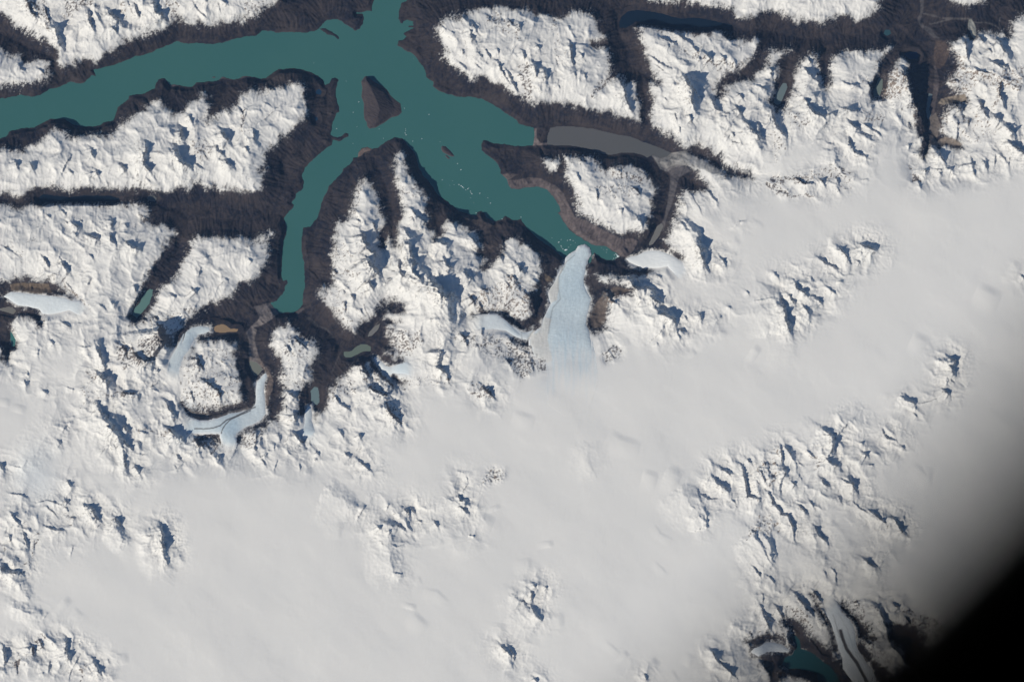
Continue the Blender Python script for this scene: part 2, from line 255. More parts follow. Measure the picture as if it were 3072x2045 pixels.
MORAINE = [  # bare gravel, deltas, trim lines: (survey, albedo, cover)
 ("""A1 2205,1215 2270,1205 2323,1190 B1 60,1200 150,1187 185,1232 222,1275 180,1310 130,1350 60,1385 0,1400 A1 2235,1420 2215,1500 A2 2215,0 2215,60 2235,150
 2265,225 2290,300 2200,260 2172,240 2160,150 2170,80 2140,0 A1 2140,1500 2140,1440 2175,1395 2235,1345 2255,1310 2235,1260""", (.20, .175, .17), .8),
 ("""C1 -20,100 0,118 100,110 200,90 300,100 380,140 450,180 500,240 530,300 560,370 600,440 700,470 800,530 900,580 1000,630 1100,620 1150,650 1100,740
 1040,790 980,775 900,715 870,700 750,683 600,590 520,510 450,400 470,385 430,295 350,200 285,178 85,195 30,185 0,160""", (.125, .102, .10), .85),
 ("B1 2323,60 C1 0,118 0,150 -40,90 -80,60", (.13, .105, .10), .8),
 ("C0 240,1115 262,1115 262,1200 300,1245 350,1240 355,1262 225,1266 240,1200", (.26, .21, .20), .7),
 ("""C0 1260,1345 1340,1350 1440,1330 1560,1310 1640,1380 1760,1420 1850,1480 1950,1530 1800,1520 1700,1470 1560,1440 1450,1460 1400,1500 1340,1470 1310,1420""", (.30, .29, .28), .75),
 ("""C1 1330,0 1400,10 1480,-20 1560,0 1620,40 1560,60 1500,100 1480,180 1450,300 1400,430 1370,560 1320,560 1370,450 1400,330 1420,180 1430,60""", (.12, .11, .115), .7),
 ("C1 740,930 790,940 800,1000 780,1100 740,1140 700,1080 690,1000 700,900 740,860", (.06, .05, .05), .5),
 ("D0 1425,-200 1465,-200 1455,60 1440,140 1425,175 1460,215 1520,240 1565,310 1600,330 1540,330 1480,270 1430,230 1400,170 1425,100", (.10, .092, .095), .8),
 ("D0 1440,105 1540,125 1610,152 1700,150 1875,155 1880,168 1700,168 1600,195 1520,215 1500,205 1600,178 1640,165 1530,140 1440,118", (.11, .10, .10), .85),
 ("D0 1880,180 1920,190 2000,188 2060,205 2110,240 2140,290 2125,290 2090,240 2040,212 1990,198 1910,200", (.13, .12, .12), .85),
 ("D0 2115,150 2125,150 2118,210 2135,260 2120,250 2108,210", (.12, .11, .11), .8),
 ("D0 1848,165 1875,165 1900,210 1912,250 1905,310 1895,345 1870,315 1860,270 1838,245", (.42, .42, .38), .8),
 ("D0 1600,860 1700,835 1810,820 1830,870 1800,885 1700,895 1620,915 1580,900", (.26, .215, .17), .9),
 ("D0 1560,350 1640,355 1680,450 1660,520 1600,600 1560,580 1540,480", (.105, .075, .06), .55),
 ("D0 1490,1170 1530,1180 1560,1230 1640,1190 1700,1200 1790,1255 1780,1275 1640,1262 1560,1262 1510,1220", (.24, .2, .17), .8),
 ("D0 1500,1020 1560,980 1600,1080 1570,1200 1500,1150", (.2, .17, .15), .7),
 ("D0 1490,1040 1530,820 1550,640 1540,560 1560,560 1590,700 1570,850 1540,1000", (.12, .10, .10), .6),
 ("A1 80,1020 200,1010 420,1020 450,1100 350,1105 200,1090 90,1075", (.20, .15, .105), .7),
 ("B1 1880,410 1940,425 2035,445 2070,465 2110,475 2060,540 2080,620 2090,700 2060,720 2020,700 2000,560 1900,480 1800,430", (.10, .08, .075), .8),
 ("B0 905,1368 910,1330 940,1290 990,1275 1040,1292 1010,1310 970,1320 940,1350", (.19, .14, .12), .9),
 ("C1 330,930 380,960 420,980 400,1000 340,1000", (.22, .17, .12), .6),
 ("C1 830,1130 880,1080 960,1040 1080,1075 1000,1110 900,1130 870,1200 870,1330 820,1400 740,1400 720,1280 780,1180", (.16, .125, .10), .6),
 ("A2 2235,190 2270,250 2310,310 2323,330 2310,300 B2 20,150 60,250 130,320 170,400 170,480 130,560 130,640 105,600 100,500 130,400 100,330 40,250", (.19, .15, .13), .75),
 ("A2 1650,640 1720,690 1830,720 1960,690 2150,640 2180,655 2000,695 1900,740 1800,768 1720,750 1640,690", (.16, .14, .13), .85),
 ("B1 360,1260 430,1225 440,1240 380,1290", (.15, .125, .12), .8),
 ("B1 430,1290 480,1310 560,1370 640,1410 690,1460 710,1510 690,1500 630,1425 540,1390 460,1320", (.11, .10, .10), .6),
 ("B2 680,330 720,230 770,130 775,135 730,240 690,340", (.10, .09, .09), .6),
 ("B1 1160,1270 1230,1240 1290,1215 1250,1250 1130,1300 1080,1370 1000,1470 980,1480 1060,1370", (.13, .12, .12), .7),
 ("B1 270,430 305,405 300,450 280,465", (.2, .18, .17), .8),
 ("A0 1470,740 1520,722 1570,738 1520,750 1480,760", (.15, .12, .12), .8),
 ("A0 2070,685 2110,655 2190,650 2220,668 2150,668 2100,680", (.13, .105, .105), .8),
 ("A0 1900,690 1930,660 2000,680 2070,688 2000,695 1930,680", (.13, .105, .105), .8),
 ("A1 1480,640 1520,700 1380,880 1290,990 1240,1060 1260,1010 1400,820", (.075, .06, .065), .4),
]
# glaciers: survey, centre line with surface heights, ice blueness, label
GLACIERS = [
 ("""C1 640,695 680,685 715,715 725,760 700,810 690,860 685,920 670,980 675,1030 700,1090 735,1150 720,1220 700,1300 690,1370 720,1430 740,1568 C2 745,60 780,200 800,420
 720,650 500,720 360,620 340,460 350,340 330,240 240,190 220,120 205,60 C1 205,1560 215,1500 240,1450 270,1430 310,1400 320,1320 330,1300 360,1240 385,1190 370,1150 362,1100 385,1050 415,1010 440,950
 470,900 505,860 520,800 560,765 600,740""",
  "C1 680,700 2.2 610,850 4 560,1050 8 540,1300 15 C2 500,0 22 520,220 29 560,420 35 560,700 39", 1.0,
  "broad pale blue glacier tongue flowing up from the icefield and ending in the teal lake"),
 ("""C1 1040,800 1080,785 1140,770 1190,745 1250,730 1330,733 1400,755 1470,790 1530,830 1560,900 1600,980 1500,980 1430,900 1400,865 1330,880 1250,880 1180,880
 1120,855 1070,830""", "C1 1050,800 7 1250,810 12 1420,820 20 1560,960 34 1620,1000 38", .12,
  "rounded cream white glacier lobe right of the blue glacier tongue"),
 ("""A1 20,1130 90,1090 200,1100 330,1115 450,1125 560,1140 620,1170 690,1180 760,1240 700,1290 600,1250 500,1275 430,1285 370,1280 340,1240 250,1220 160,1210
 110,1180 70,1150""", "A1 30,1130 11 300,1170 17 560,1210 24 760,1260 34", .45, "smooth white glacier tongue below the brown cliff near the left edge"),
 ("""A1 1820,1398 1824,1430 1790,1450 1720,1465 1700,1500 1690,1568 A2 1695,40 1640,150 1600,200 1570,300 1540,480 1480,440 1440,420 1470,240 1540,120 1600,0 A1 1580,1540
 1600,1500 1620,1440 1670,1400 1740,1385""", "A1 1820,1410 11 1680,1450 14 A2 1620,60 19 1540,260 27 1500,430 36", .8,
  "short light blue glacier ending at the small tan pond"),
 ("""B2 105,345 120,380 95,430 90,500 100,600 105,700 70,750 0,790 A2 2130,820 2060,870 2045,900 2055,960 2030,1030 1990,1070 1930,1060 1945,980 1930,900 1925,862 1850,862 1700,867 1640,862
 1610,830 1560,740 1500,650 1480,560 1530,560 1560,640 1600,700 1650,742 1750,770 1820,767 1900,737 2000,697 2100,682 2180,662 2220,620 2228,580 2225,500
 2235,420 2265,392 2300,350""", "B2 105,350 8 A2 2260,500 11 2240,640 14 2120,740 19 1990,860 26 1980,1050 36 1750,820 27 1600,740 34 1500,580 38", .85,
  "narrow winding glacier with dark medial stripes, S-shaped, in the lower left valley"),
 ("""B2 1050,205 1080,210 1110,240 1150,280 1200,295 1260,270 1330,260 1400,300 1380,360 1300,350 1220,345 1180,370 1150,350 1110,310 1080,275 1055,240""",
  "B2 1055,215 10 1130,300 15 1230,315 22 1400,330 34", .4, "short curled white glacier tip above the left icefield edge"),
 ("B2 470,640 500,635 510,700 505,760 540,850 500,920 440,900 430,850 445,780 445,700", "B2 480,640 12 475,780 21 480,910 34", .6,
  "small straight glacier tongue ending at the icy grey pond"),
 ("""B1 1800,1350 1900,1310 2050,1292 2130,1295 2200,1340 2260,1400 2323,1450 C1 60,1385 120,1438 180,1440 238,1415 215,1460 180,1508 130,1500 60,1470 0,1430 B1 2200,1428 2100,1415
 1900,1425 1800,1440 1740,1400""", "C1 220,1430 14 60,1430 20 B1 2200,1390 25 1950,1370 32 1760,1400 38", .5,
  "curved white side glacier nearly touching the left flank of the broad blue glacier"),
 ("""D3 640,840 700,900 720,950 800,1020 840,1080 855,1150 860,1230 890,1310 940,1380 1000,1450 1050,1568 1150,1900 900,1900 860,1600 800,1520 750,1450 745,1360 710,1280 690,1200 660,1100
 620,1000 560,900 480,820 520,780""", "D3 540,820 37 700,1000 27 780,1200 19 850,1400 11 960,1600 5 1000,1900 2", .25,
  "long pale striped glacier running to the bottom edge beside the black corner"),
 ("D3 10,1260 80,1225 150,1222 220,1245 270,1280 285,1305 220,1312 150,1302 90,1303 50,1325 10,1330 -40,1300", "D3 280,1305 6 150,1260 14 0,1295 30", .3,
  "small arched glacier tongue reaching the lower right teal lake"),
]
STRIPES = [  # dark moraine lines on the ice: survey polyline, half width px, strength
 ("A2 2222,640 2150,672 2050,722 1970,755 1920,800 1860,822 1780,830 1700,828", 2.2, .8),
 ("A2 2180,672 2100,706 2010,748 1965,790 1940,830 1928,870", 1.8, .85),
 ("A2 2080,712 2000,742 1950,775", 1.5, .5),
 ("D3 725,1120 745,1190 780,1280 830,1350 870,1400 900,1460 960,1568", 5.5, 1.0),
 ("C1 500,840 480,900 455,960 450,1060 470,1150 400,1230 380,1330 365,1450", 2.5, .3),
 ("C1 590,770 520,830 490,900", 2.0, .3),
 ("C2 130,-60 130,20 140,110", 3.0, .25),
 ("D3 660,980 690,1080 720,1180", 2.0, .35),
 ("D3 700,960 780,1100 830,1250 900,1400", 1.5, .2),
 ("C0 1330,1480 1450,1450 1600,1450 1750,1520", 3, .3),
]
# dirty (pale beige) ice
DIRTY = [
 ("C1 560,765 480,890 415,1010 385,1050 362,1100 385,1190 440,1160 455,1050 450,960 490,890 510,830", .9),
 ("C1 330,1300 310,1400 215,1500 205,1568 350,1568 360,1450 390,1330", .9),
 ("C2 205,0 240,180 350,260 400,230 370,120 350,0", .9),
]
# soft blue ice patches: x,y,r (map px), strength
BLUEICE = [("C1 600,1030", 50, .6), ("C2 530,110", 35, .55), ("C1 560,1250", 60, .2), ("A2 2020,815", 18, .9), ("A2 1640,720", 22, .5), ("A2 2000,950", 25, .4),
           ("A2 1650,40", 20, .5), ("B2 1300,300", 18, .5), ("A2 320,1240", 45, .35), ("A2 1620,870", 20, .4), ("B2 480,880", 20, .35),
           ("C1 80,1400", 18, .4), ("D3 800,1240", 20, .3), ("C2 420,480", 30, .25), ("C2 700,420", 40, .12), ("C2 540,260", 42, .32), ("C2 450,400", 34, .26), ("C2 330,450", 16, .2)]

# ridge crests: polyline : length of the shadow they throw (survey tile px) ; '~' soft, '!' steep and long front
CRESTS = """
A0|230,0 280,120 350,170:55|390,60 440,200 430,260:25|490,220 500,310 540,430:80|770,90 780,200 820,270:50|945,100 1000,170 1050,190:70|945,190 980,240 1030,300:50|1110,10 1150,110 1170,160:22|1180,40 1190,100 1225,160:45|1350,30 1350,110 1430,150:75|1680,20 1720,90 1820,180:18|1780,-20 1800,20:30|1900,30 1920,100:18|1930,10 1980,40:25
A0|790,1290 800,1350 820,1370:35|1280,1260 1250,1430 1330,1520:65|1570,1130 1590,1240:60|1540,1290 1540,1360 1600,1440 1650,1450:85|1930,1140 1960,1210 2000,1240:60|1880,1260 1900,1320 1950,1350:50|1960,1400 2030,1460:40|140,1410 150,1460:40|840,1490 850,1530:50|1060,1450 1100,1490:40|540,1510 580,1430 620,1350:26|2130,1280 2160,1320:30|2090,1130 2120,1050 2150,960:15|160,560 180,600 220,620:22|1200,1480 1210,1568:25|1500,1430 1520,1490:20|2080,940 2120,1000:25|1700,1430 1780,1480:20|1640,1000 1680,1080:35|2210,1180 2220,1220:30|600,1480 640,1520:20|270,1420 300,1500:30|330,600 380,640:18
C0|30,190 50,220:20|105,210 120,250:30|240,560 250,640 265,690:55|330,620 340,710:60|550,370 560,470 570,580:45|640,470 660,510:30|0,620 50,720 85,790:40|960,680 1020,780 1050,900 1100,990:45|1540,660 1560,730 1610,790 1600,880 1640,970:68|1590,1000 1615,1070:50|1230,480 1330,550 1440,610:20|1730,480 1780,520:55|1870,490 1900,530:40|2000,940 2040,1000:60|2100,1090 2150,1150 2215,1195:70|1620,420 1680,460:28|1780,870 1820,950 1890,970:35|1960,1150 1980,1200:25|270,400 290,440:30|140,450 150,520:25|450,740 460,780:15|940,830 1000,870:15|590,630 600,670:25|680,640 690,690:20|1340,330 1400,360 1480,390:30|2010,820 2060,870:35|2160,740 2250,780:25|2290,590 2310,640:35|1950,1230 2050,1260:20|1500,1100 1510,1160:20|1370,860 1400,880:18|1640,790 1680,860:20|1900,1230 1960,1160:20|2260,1170 2320,1180:12|1460,980 1480,1060:20|1280,560 1380,620:18|1490,300 1560,350 1620,400:22
B0|1720,280 1750,300:20|1880,260 1900,330 1930,360:45|1910,200 1950,290:30|1840,350 1850,400:15|1820,430 1830,480:15|2020,430 2060,510:22|2120,540 2150,600 2200,680 2280,780:40|1950,460 2000,510:20|2120,420 2140,480:20|2230,180 2260,230:25|1640,230 1680,260:15|1790,540 1850,600:14|1930,560 1990,610:14
B0|90,890 170,940:12|0,1110 100,1040 200,950 280,900:14|0,1130 10,1200:35
D0|1800,350 1820,440 1830,520:55|2030,540 2120,580 2180,590:50|1890,600 1980,640 2060,640:30|2100,350 2130,420 2170,470:55|2110,710 2100,830 2140,930:48|1930,860 1940,930 1980,1000 2020,1040:50|1740,920 1770,980:60|2050,1010 2120,1060:60|2150,1080 2180,1130 2230,1180:60|2160,1210 2240,1290 2323,1350:60|1270,600 1310,700 1330,800 1360,900 1420,1010 1450,1100:78|1440,1150 1470,1260 1440,1380:45|390,850 440,920 490,990 570,1030:60|120,950 130,1020 180,1130 240,1190:48|0,1080 20,1180:35|410,590 440,650 500,680:40|800,1070 840,1110 880,1130:50|790,1190 790,1250 850,1330 930,1360:45|900,1080 1000,1130 1080,1190:22|720,940 780,960 900,970:25|730,710 800,740 880,740:25|1570,1320 1600,1380 1630,1420:40|1750,1450 1850,1430 1900,1440:25|1450,1495 1480,1500:30|1640,1470 1690,1475:25|850,1150 950,1180 1040,1190:14|470,1260 520,1220 560,1220:10|600,1250 660,1260:14|1060,890 1120,870:25|1240,940 1270,970:30|1300,1060 1350,1100:30|1310,1290 1330,1260:20|960,720 1010,800:35|520,640 530,740:40|90,600 130,680:30|0,760 80,780:25|1930,310 1980,380:30|2000,420 2050,470:25|1750,1020 1740,1150 1730,1230:22|1850,1030 1830,1110:20|2070,1350 2060,1450:20|2200,1350 2180,1450:20|1960,1400 2000,1480:20|600,1010 680,990:25|1670,720 1740,700:20
D0|540,1040 640,1020 740,1060 800,1080:16~|440,500 470,560:30|650,1320 660,1420:20~|960,200 980,300:1
A1|975,465 970,500 975,530:42|955,570 970,640 1015,695:40|760,600 860,630:45|1100,660 1150,700 1220,720:48|370,780 410,830 430,890:40|540,820 560,880 610,930:55|640,510 700,530:42|755,1030 800,970:28|1680,1070 1710,1100:45|1480,1110 1540,1140:28|1390,1400 1400,1480 1460,1530:150|300,1320 350,1385:40|540,1350 610,1395:25|530,370 570,420:20|560,470 600,500:20|410,420 440,440:20|640,560 680,600:30|850,870 860,920:25~|1170,1030 1190,1090:30|990,1190 1010,1200:18|1780,800 1850,770:14|1730,950 1750,880:20|1960,970 1980,1000:20|1870,1110 1900,1040 1960,990:10|2160,800 2200,830:22|180,560 190,620:25~|20,690 110,740 180,790:12|400,960 480,930 540,950:12|270,1190 300,1230:8~|1060,1450 1150,1480:22|1340,1310 1380,1340:30|1040,1520 1140,1568:20|430,1510 470,1540:25|1530,620 1520,700:10|660,1000 700,1030 750,1000:18~|1320,880 1340,930:20|1240,1100 1180,1170 1160,1240:25|780,760 820,800:20|1090,500 1110,530:18|700,460 720,480:14|560,990 640,1090:14|870,1200 930,1250:14|1250,430 1300,460:15
B1|955,590 960,660 1000,690:78|990,700 1030,760 1060,740:55|975,790 1020,860 1085,930:105!|1265,790 1265,870 1290,930 1325,985:50|1315,540 1360,620:40|1360,650 1370,780 1390,800:60|1385,830 1390,920 1480,1000:70|1010,1000 1040,1070:78|770,1060 800,1110:35|850,1110 875,1150:30|1545,985 1610,1060 1640,1130 1740,1120:130!|1670,810 1680,860 1730,890:55|1840,900 1860,960 1910,980:45|1670,900 1710,930:30|1885,1130 1920,1190:55|1770,1240 1790,1290:32|2160,760 2165,830:35|1370,360 1420,430 1490,470:30|1880,600 1970,700:30|800,1170 800,1260:22|1530,1340 1560,1410:30|1650,1420 1720,1450:30|1800,1440 1850,1500:40|1990,1410 2000,1460:35|900,460 930,480:22|860,510 900,600:22~|1040,480 1070,560:30|1440,450 1500,480:30|1380,430 1400,490:25|1720,460 1760,540:25|1880,660 1950,730:22|2250,940 2300,1000:30|2180,980 2230,1050:22|1960,1180 1990,1240:25|1120,1050 1150,1020 1220,970:28|1900,1090 2000,1100 2080,1050:12|700,900 720,930:28|930,1240 960,1290:25|900,1070 940,1040:20|1420,1050 1500,1050 1560,1100:14|1580,1150 1620,1250:22~|1720,1310 1740,1370:25|840,650 950,660:10|1500,720 1560,700 1700,640:22~|1760,640 1800,600:20~|2000,880 2090,790 2140,720:10|2170,620 2180,700:20|1470,1080 1560,1040:15|960,1180 970,1240 1010,1310:12|1240,910 1200,910:12|2300,850 2323,900:40|1700,200 1700,200:1
C1|1665,640 1680,750 1740,890:38!|1000,370 1000,410:30|1075,950 1095,1050 1190,1070:70|890,1110 900,1170 960,1190:45|1240,1130 1330,1190:45|1340,1290 1430,1310 1460,1360:38|1680,1280 1690,1340:32|1545,1300 1570,1330:22|90,870 120,910 160,900:40|170,1110 230,1160 240,1260:60|1870,800 1900,860:32|1140,440 1180,520:40|1970,530 2030,480 2080,470:12|1300,940 1350,970:25|1740,200 1830,310:22|1590,220 1660,330 1700,420:10|780,200 790,300:22|1100,180 1160,240:25|610,50 640,120:22|870,1140 830,1150:10|1030,1160 1070,1210:14|1930,380 1950,460 1990,530:14~|1960,620 2020,700:22~|2110,450 2200,500 2230,540:10~|1290,1150 1370,1200:20|1820,1340 1870,1300:22|1920,1220 1960,1230:15|1500,560 1560,650 1640,690:22~|1460,660 1520,700:14~|1480,1420 1500,1500:22|1130,980 1160,1010:30|970,1120 1000,1160:15|60,1000 120,1060:18|0,940 50,1000:30|1200,1280 1260,1380 1300,1420:22~|1100,1400 1160,1480:18~|1500,1420 1570,1440:20|980,1260 1040,1300 1100,1280:18~|1300,1430 1400,1500:22~|1700,1500 1760,1568:25~|1850,1420 1900,1500:20~|2160,1170 2323,1140:12|2080,1080 2110,1110:15|1930,960 2000,960:1
D1|320,1000 340,1060 430,1120:42|280,1110 290,1170 320,1200:40|230,1250 250,1350 275,1440:38!|400,1210 440,1280:35|500,1140 560,1200:38|600,1050 680,1110:22|700,700 760,760 800,840:32|890,730 915,770:32|880,680 950,700 1030,735:38|520,790 600,850 720,900:24|140,920 180,970:20|860,820 890,840:22|330,100 420,160 490,150:28|550,120 590,180:30|690,100 700,160:24|1390,110 1420,190:18|600,640 700,610:12~|870,890 910,900:14~|680,1000 730,1000:14|100,980 90,1090:16~|2200,850 2300,920:30~|1900,1060 2120,1160:38~|1340,1480 1490,1550:34~|1880,40 1890,80:20|1580,40 1600,70:18|1690,60 1740,80:14|2290,940 2323,990:20|180,1280 160,1400:20~|80,1350 60,1450:20~|900,120 960,110:12|1450,30 1490,45:28|1520,20 1610,30:20|1630,10 1690,30:30
A2|840,110 870,170 900,260 920,300:45|850,340 910,400 960,400:85!|1060,110 1130,160:70|1170,150 1210,210 1270,250 1340,240:100|1280,80 1330,120:75|835,560 870,640 880,690 960,740 990,720:55!|930,790 1000,850:55|1060,890 1110,970 1170,1020:38|1075,810 1130,850:45|1090,990 1100,1120 1105,1210:20!|1180,1150 1220,1225:38|1450,600 1480,670 1550,740:48|1460,830 1530,880 1610,930:65|1700,910 1730,990 1790,960:65|1070,500 1100,520 1190,530:48|1720,210 1720,270 1760,290:50|1790,420 1850,470 1900,500 1910,560:48|550,850 590,790 630,760:25|510,930 540,960:28|580,1450 600,1470:42|740,1500 800,1520 840,1568:55|80,1390 170,1400 250,1430:20|590,1280 620,1330:28|1660,490 1690,600:20|20,100 50,240:40|1370,290 1380,340:48|1900,1060 1930,1090:38|430,60 470,100:28|240,330 250,370:25|370,490 420,520:22|700,120 760,120 820,110:20|580,470 650,490:18|340,140 330,200:20|930,420 960,480:20|1340,400 1320,470 1390,410:22|1200,850 1290,870:24|1340,870 1440,880 1480,880:14|1540,1050 1580,1100:22|870,1060 920,1000 960,960:18|1000,960 1010,1010:18|1170,1040 1290,1060:10|540,700 620,730 600,690:20~|200,620 180,700:22~|460,1260 540,1270 620,1340:22~|120,360 90,380:16~|210,400 230,450:18|0,1140 20,1180:40|60,560 50,640:22~|350,560 420,620:14~|100,1150 190,1165 240,1110:12|320,1480 420,1450 540,1490 600,1568:14|680,1000 700,1100 740,1200 880,1260:12~|2000,1090 2060,1020:15|2200,1000 2230,950:30|2260,1060 2320,1150:16|1590,700 1520,640:20~|830,1300 850,1400:20~|1520,1150 1540,1180 1600,1120:12|1230,290 1300,300:15
B2|1640,160 1600,290 1680,350:60|1000,440 1040,500 1120,530 1190,540:60|1140,590 1180,680 1270,780:70|940,240 960,330 1010,380:75|700,520 740,600 850,670:28|360,700 360,760:65|350,860 430,965:60|290,510 370,560:42|810,390 870,470:22|1990,460 2050,520 2090,550:50|1690,350 1700,420:32|750,840 770,890:25|920,880 940,920:35|800,1040 850,1075:30|900,1090 960,1140 1030,1200:28|555,1030 570,1060:20|400,1130 410,1190:14|1780,1400 1800,1450 1860,1450:42|1870,1300 1830,1370:14|1310,1520 1350,1568:42|1850,60 1860,110:26|1080,320 1150,400 1230,490:40|290,100 320,160:35|380,60 450,120:40|0,980 20,1020:35|30,860 20,920:20|60,1090 130,1040:14|180,1190 210,1100:14|530,1110 560,1090:20|300,1000 330,990:14|1010,890 1060,950:30~|860,780 900,820:22~|450,1150 500,1230:14~|1760,1200 1800,1200 1850,1220 1870,1300:14|1250,1180 1260,1250:1|830,1440 880,1520 930,1568:28~|1180,1480 1160,1540:14|1280,1450 1300,1510:22~|1930,1520 1970,1568:30~|1860,1520 1900,1500 1960,1540:25~|900,650 880,720:22~|300,700 280,620:20|1900,330 1940,350:35~|1560,350 1600,410:18|230,880 240,940:20|180,950 180,1010:18|2100,1490 2120,1540:22~|2050,600 2040,680:18~|1860,1190 1850,1260:38~|340,790 290,800:14
C2|1800,1250 1840,1310 1920,1365:42|2040,1150 2080,1300 2090,1420 2200,1440:46|2200,1190 2230,1250 2260,1310:22|2260,1370 2300,1430 2323,1520:36|880,870 1000,940 1170,990:30~|1690,1400 1750,1440 1850,1440:18|1850,1160 1960,1240:24|1380,1190 1520,1260:40~|1180,1220 1320,1260:30~|700,1030 710,1140 760,1240:12~|1540,30 1570,70:22~|1310,80 1320,100:18|1440,0 1470,80 1500,120:22~|2130,130 2200,180:30~|2090,1090 2130,1130:25|1660,1350 1680,1420 1730,1450:12|2160,1260 2200,1320:14|1150,60 1220,140:16~|1600,130 1640,200:16~|1020,40 1060,120:18~|1480,1370 1600,1500 1680,1568:20~!|50,700 250,760:24~|1960,1440 2010,1500:10|1760,30 1790,100:18~
D2|200,970 200,1050 215,1140:35|240,990 280,1040 315,1110:24|190,1360 200,1280 250,1180:36|80,1370 120,1430 130,1500:42|300,1290 330,1310:32|590,1080 620,1120 710,1160:38|600,1090 650,1000 660,900 700,880 740,820 840,740:26|20,1190 40,1240:30|550,1260 570,1310 630,1330:30|740,1280 820,1310 860,1370:42|1100,880 1140,920 1200,930:34|910,1040 950,1060:45|1660,260 1700,320:34|1660,210 1710,240:34|1610,490 1670,540:36|1290,580 1380,620:18|1370,625 1375,680:14|1355,690 1390,730:18|1250,980 1280,1000:22|890,950 920,955:22|350,1490 430,1568:32|450,1450 490,1520:18|150,1510 220,1568:36|1560,220 1620,260:14|1400,610 1500,590 1570,560:10|600,800 640,880:25~|1080,830 1100,880:20|1340,1140 1480,1250 1490,1150:22~|960,1140 1010,1150:14|840,1050 830,1040:1|420,1010 500,1080:18|560,880 640,880:12|1680,400 1710,430:12|820,1460 900,1530 980,1568:14|580,1380 600,1450:20~|700,1410 730,1470:16|540,1350 560,1430:16~|1270,470 1300,520:26~|1650,620 1620,700:20~|1450,40 1520,150:14~|790,1340 820,1410:22
A3|740,30 790,50:30|800,60 830,120 870,155:55|1005,135 1050,200:50|1405,210 1415,330 1435,440:62!|1440,490 1465,550:22|110,100 150,170 180,200:40|390,210 470,240 570,250:25|210,260 220,320 240,380:30|10,520 30,600 200,620:55|540,850 600,910:34~|280,1250 290,1320:60|30,1250 50,1350 40,1430:48|820,1370 850,1440 880,1500:48|140,1370 155,1500:14|580,1180 580,1300 620,1400:50|1060,1310 1070,1420:34~|340,1190 380,1260:28|560,20 600,90:20|80,280 100,350:28|620,460 640,380:12|940,1360 960,1410:12|60,700 160,760 250,870 320,950:16~|100,900 180,930 260,990 360,1010:26~|380,1010 420,960:10|920,190 1000,210 1070,340 1100,400:12~|440,1380 420,1480:20|700,1320 640,1420 600,1540:18|660,140 620,130:18|60,1130 110,1180:22~|300,330 300,440:10|1200,290 1290,290 1390,270:6|170,1280 160,1330:12|840,230 870,200:20|950,1420 980,1568:25~|640,920 720,1000:14~|400,30 460,80 500,130:12|10,30 60,70:22~|340,1500 380,1480:16|1100,60 1180,120:14~|1300,90 1380,150:10~
B3|1350,60 1360,120:40|1370,50 1410,100:22|900,150 940,90 970,20:18|1430,150 1460,170:22|1580,170 1610,220:25|1240,190 1330,250:20|1210,370 1250,390 1310,375:14|740,330 735,250 750,180:18~|1220,610 1300,630:18|1370,960 1450,1040 1520,1100:26~|1375,940 1390,880:22~|1850,200 1880,300 1960,460:48~|1930,130 2000,150 2100,190:36~|1780,30 1870,90:36|2150,1230 2200,1290 2260,1350:40|1080,200 1110,235:36|1180,240 1200,270:20|2170,1050 2150,1180:25~|1200,460 1180,540 1220,600:34~|1480,760 1600,790 1700,880:14~|880,20 900,130:30~|1870,290 1930,300:22|1000,180 1100,240:14~|1700,360 1760,420:12~|1430,640 1460,720:10~|2200,790 2300,870:12~|1620,320 1650,380:18~|1120,350 1130,370:10|640,220 720,300:12~|600,160 620,200:8~
C3|235,710 255,740:25|215,770 220,860:34|215,900 240,960 310,1030:22|330,730 350,750:22|1775,1280 1840,1390 1900,1440 2000,1530:32|1240,1370 1310,1450:30~|1195,1490 1220,1550:26|2210,900 2240,1000 2300,1110:36|240,1530 260,1568:32|2230,780 2230,870:14|1740,110 1740,210:18|2140,560 2210,650:28|170,480 190,620:24~|360,330 370,400:22~|330,960 400,1020:26~|450,960 460,1100:24~|10,1250 60,1330 60,1390:22|140,1430 180,1530:20~|1590,20 1640,60:14|1000,1300 1050,1360:22~|1270,190 1330,280 1450,340:10~|1280,520 1400,640:9~|120,870 160,860:12|2080,420 2050,540:14~|2000,560 2030,640:14~|1560,1430 1620,1330:18~|1420,1460 1500,1568:12~|850,1210 1000,1330:10~|2060,650 2100,720:14~|1980,20 2010,50:12|180,1090 230,1120:12~
D3|120,0 200,100 260,120 300,220 320,330:38|500,215 530,280 600,355:34|740,340 850,420:34~|920,490 1000,560 1050,560:40|970,70 1060,140 1120,190:32|1190,150 1260,270:46|640,575 680,620 680,700:16|340,20 430,120:28|160,900 220,1010:38|310,780 400,900 490,1000:38|90,640 150,700:22|1060,930 1100,1030 1130,1150:75|540,900 600,1000 660,1100:45|480,770 560,880:36|980,890 1060,950:28|1190,890 1230,920:30|40,940 100,1020:28|230,600 250,700:20~|40,760 60,830:18~|580,600 600,640:12|1130,200 1120,240:14|450,480 470,520:12~|1290,1000 1330,1060:22|880,1240 940,1300:16|1000,1200 1020,1330:14|1150,1240 1250,1330:40|40,1400 110,1500:30|450,1180 560,1330 700,1360:22|760,690 840,700:12~|600,130 700,220:12~|110,430 130,520:22~|860,860 890,900:16
"""

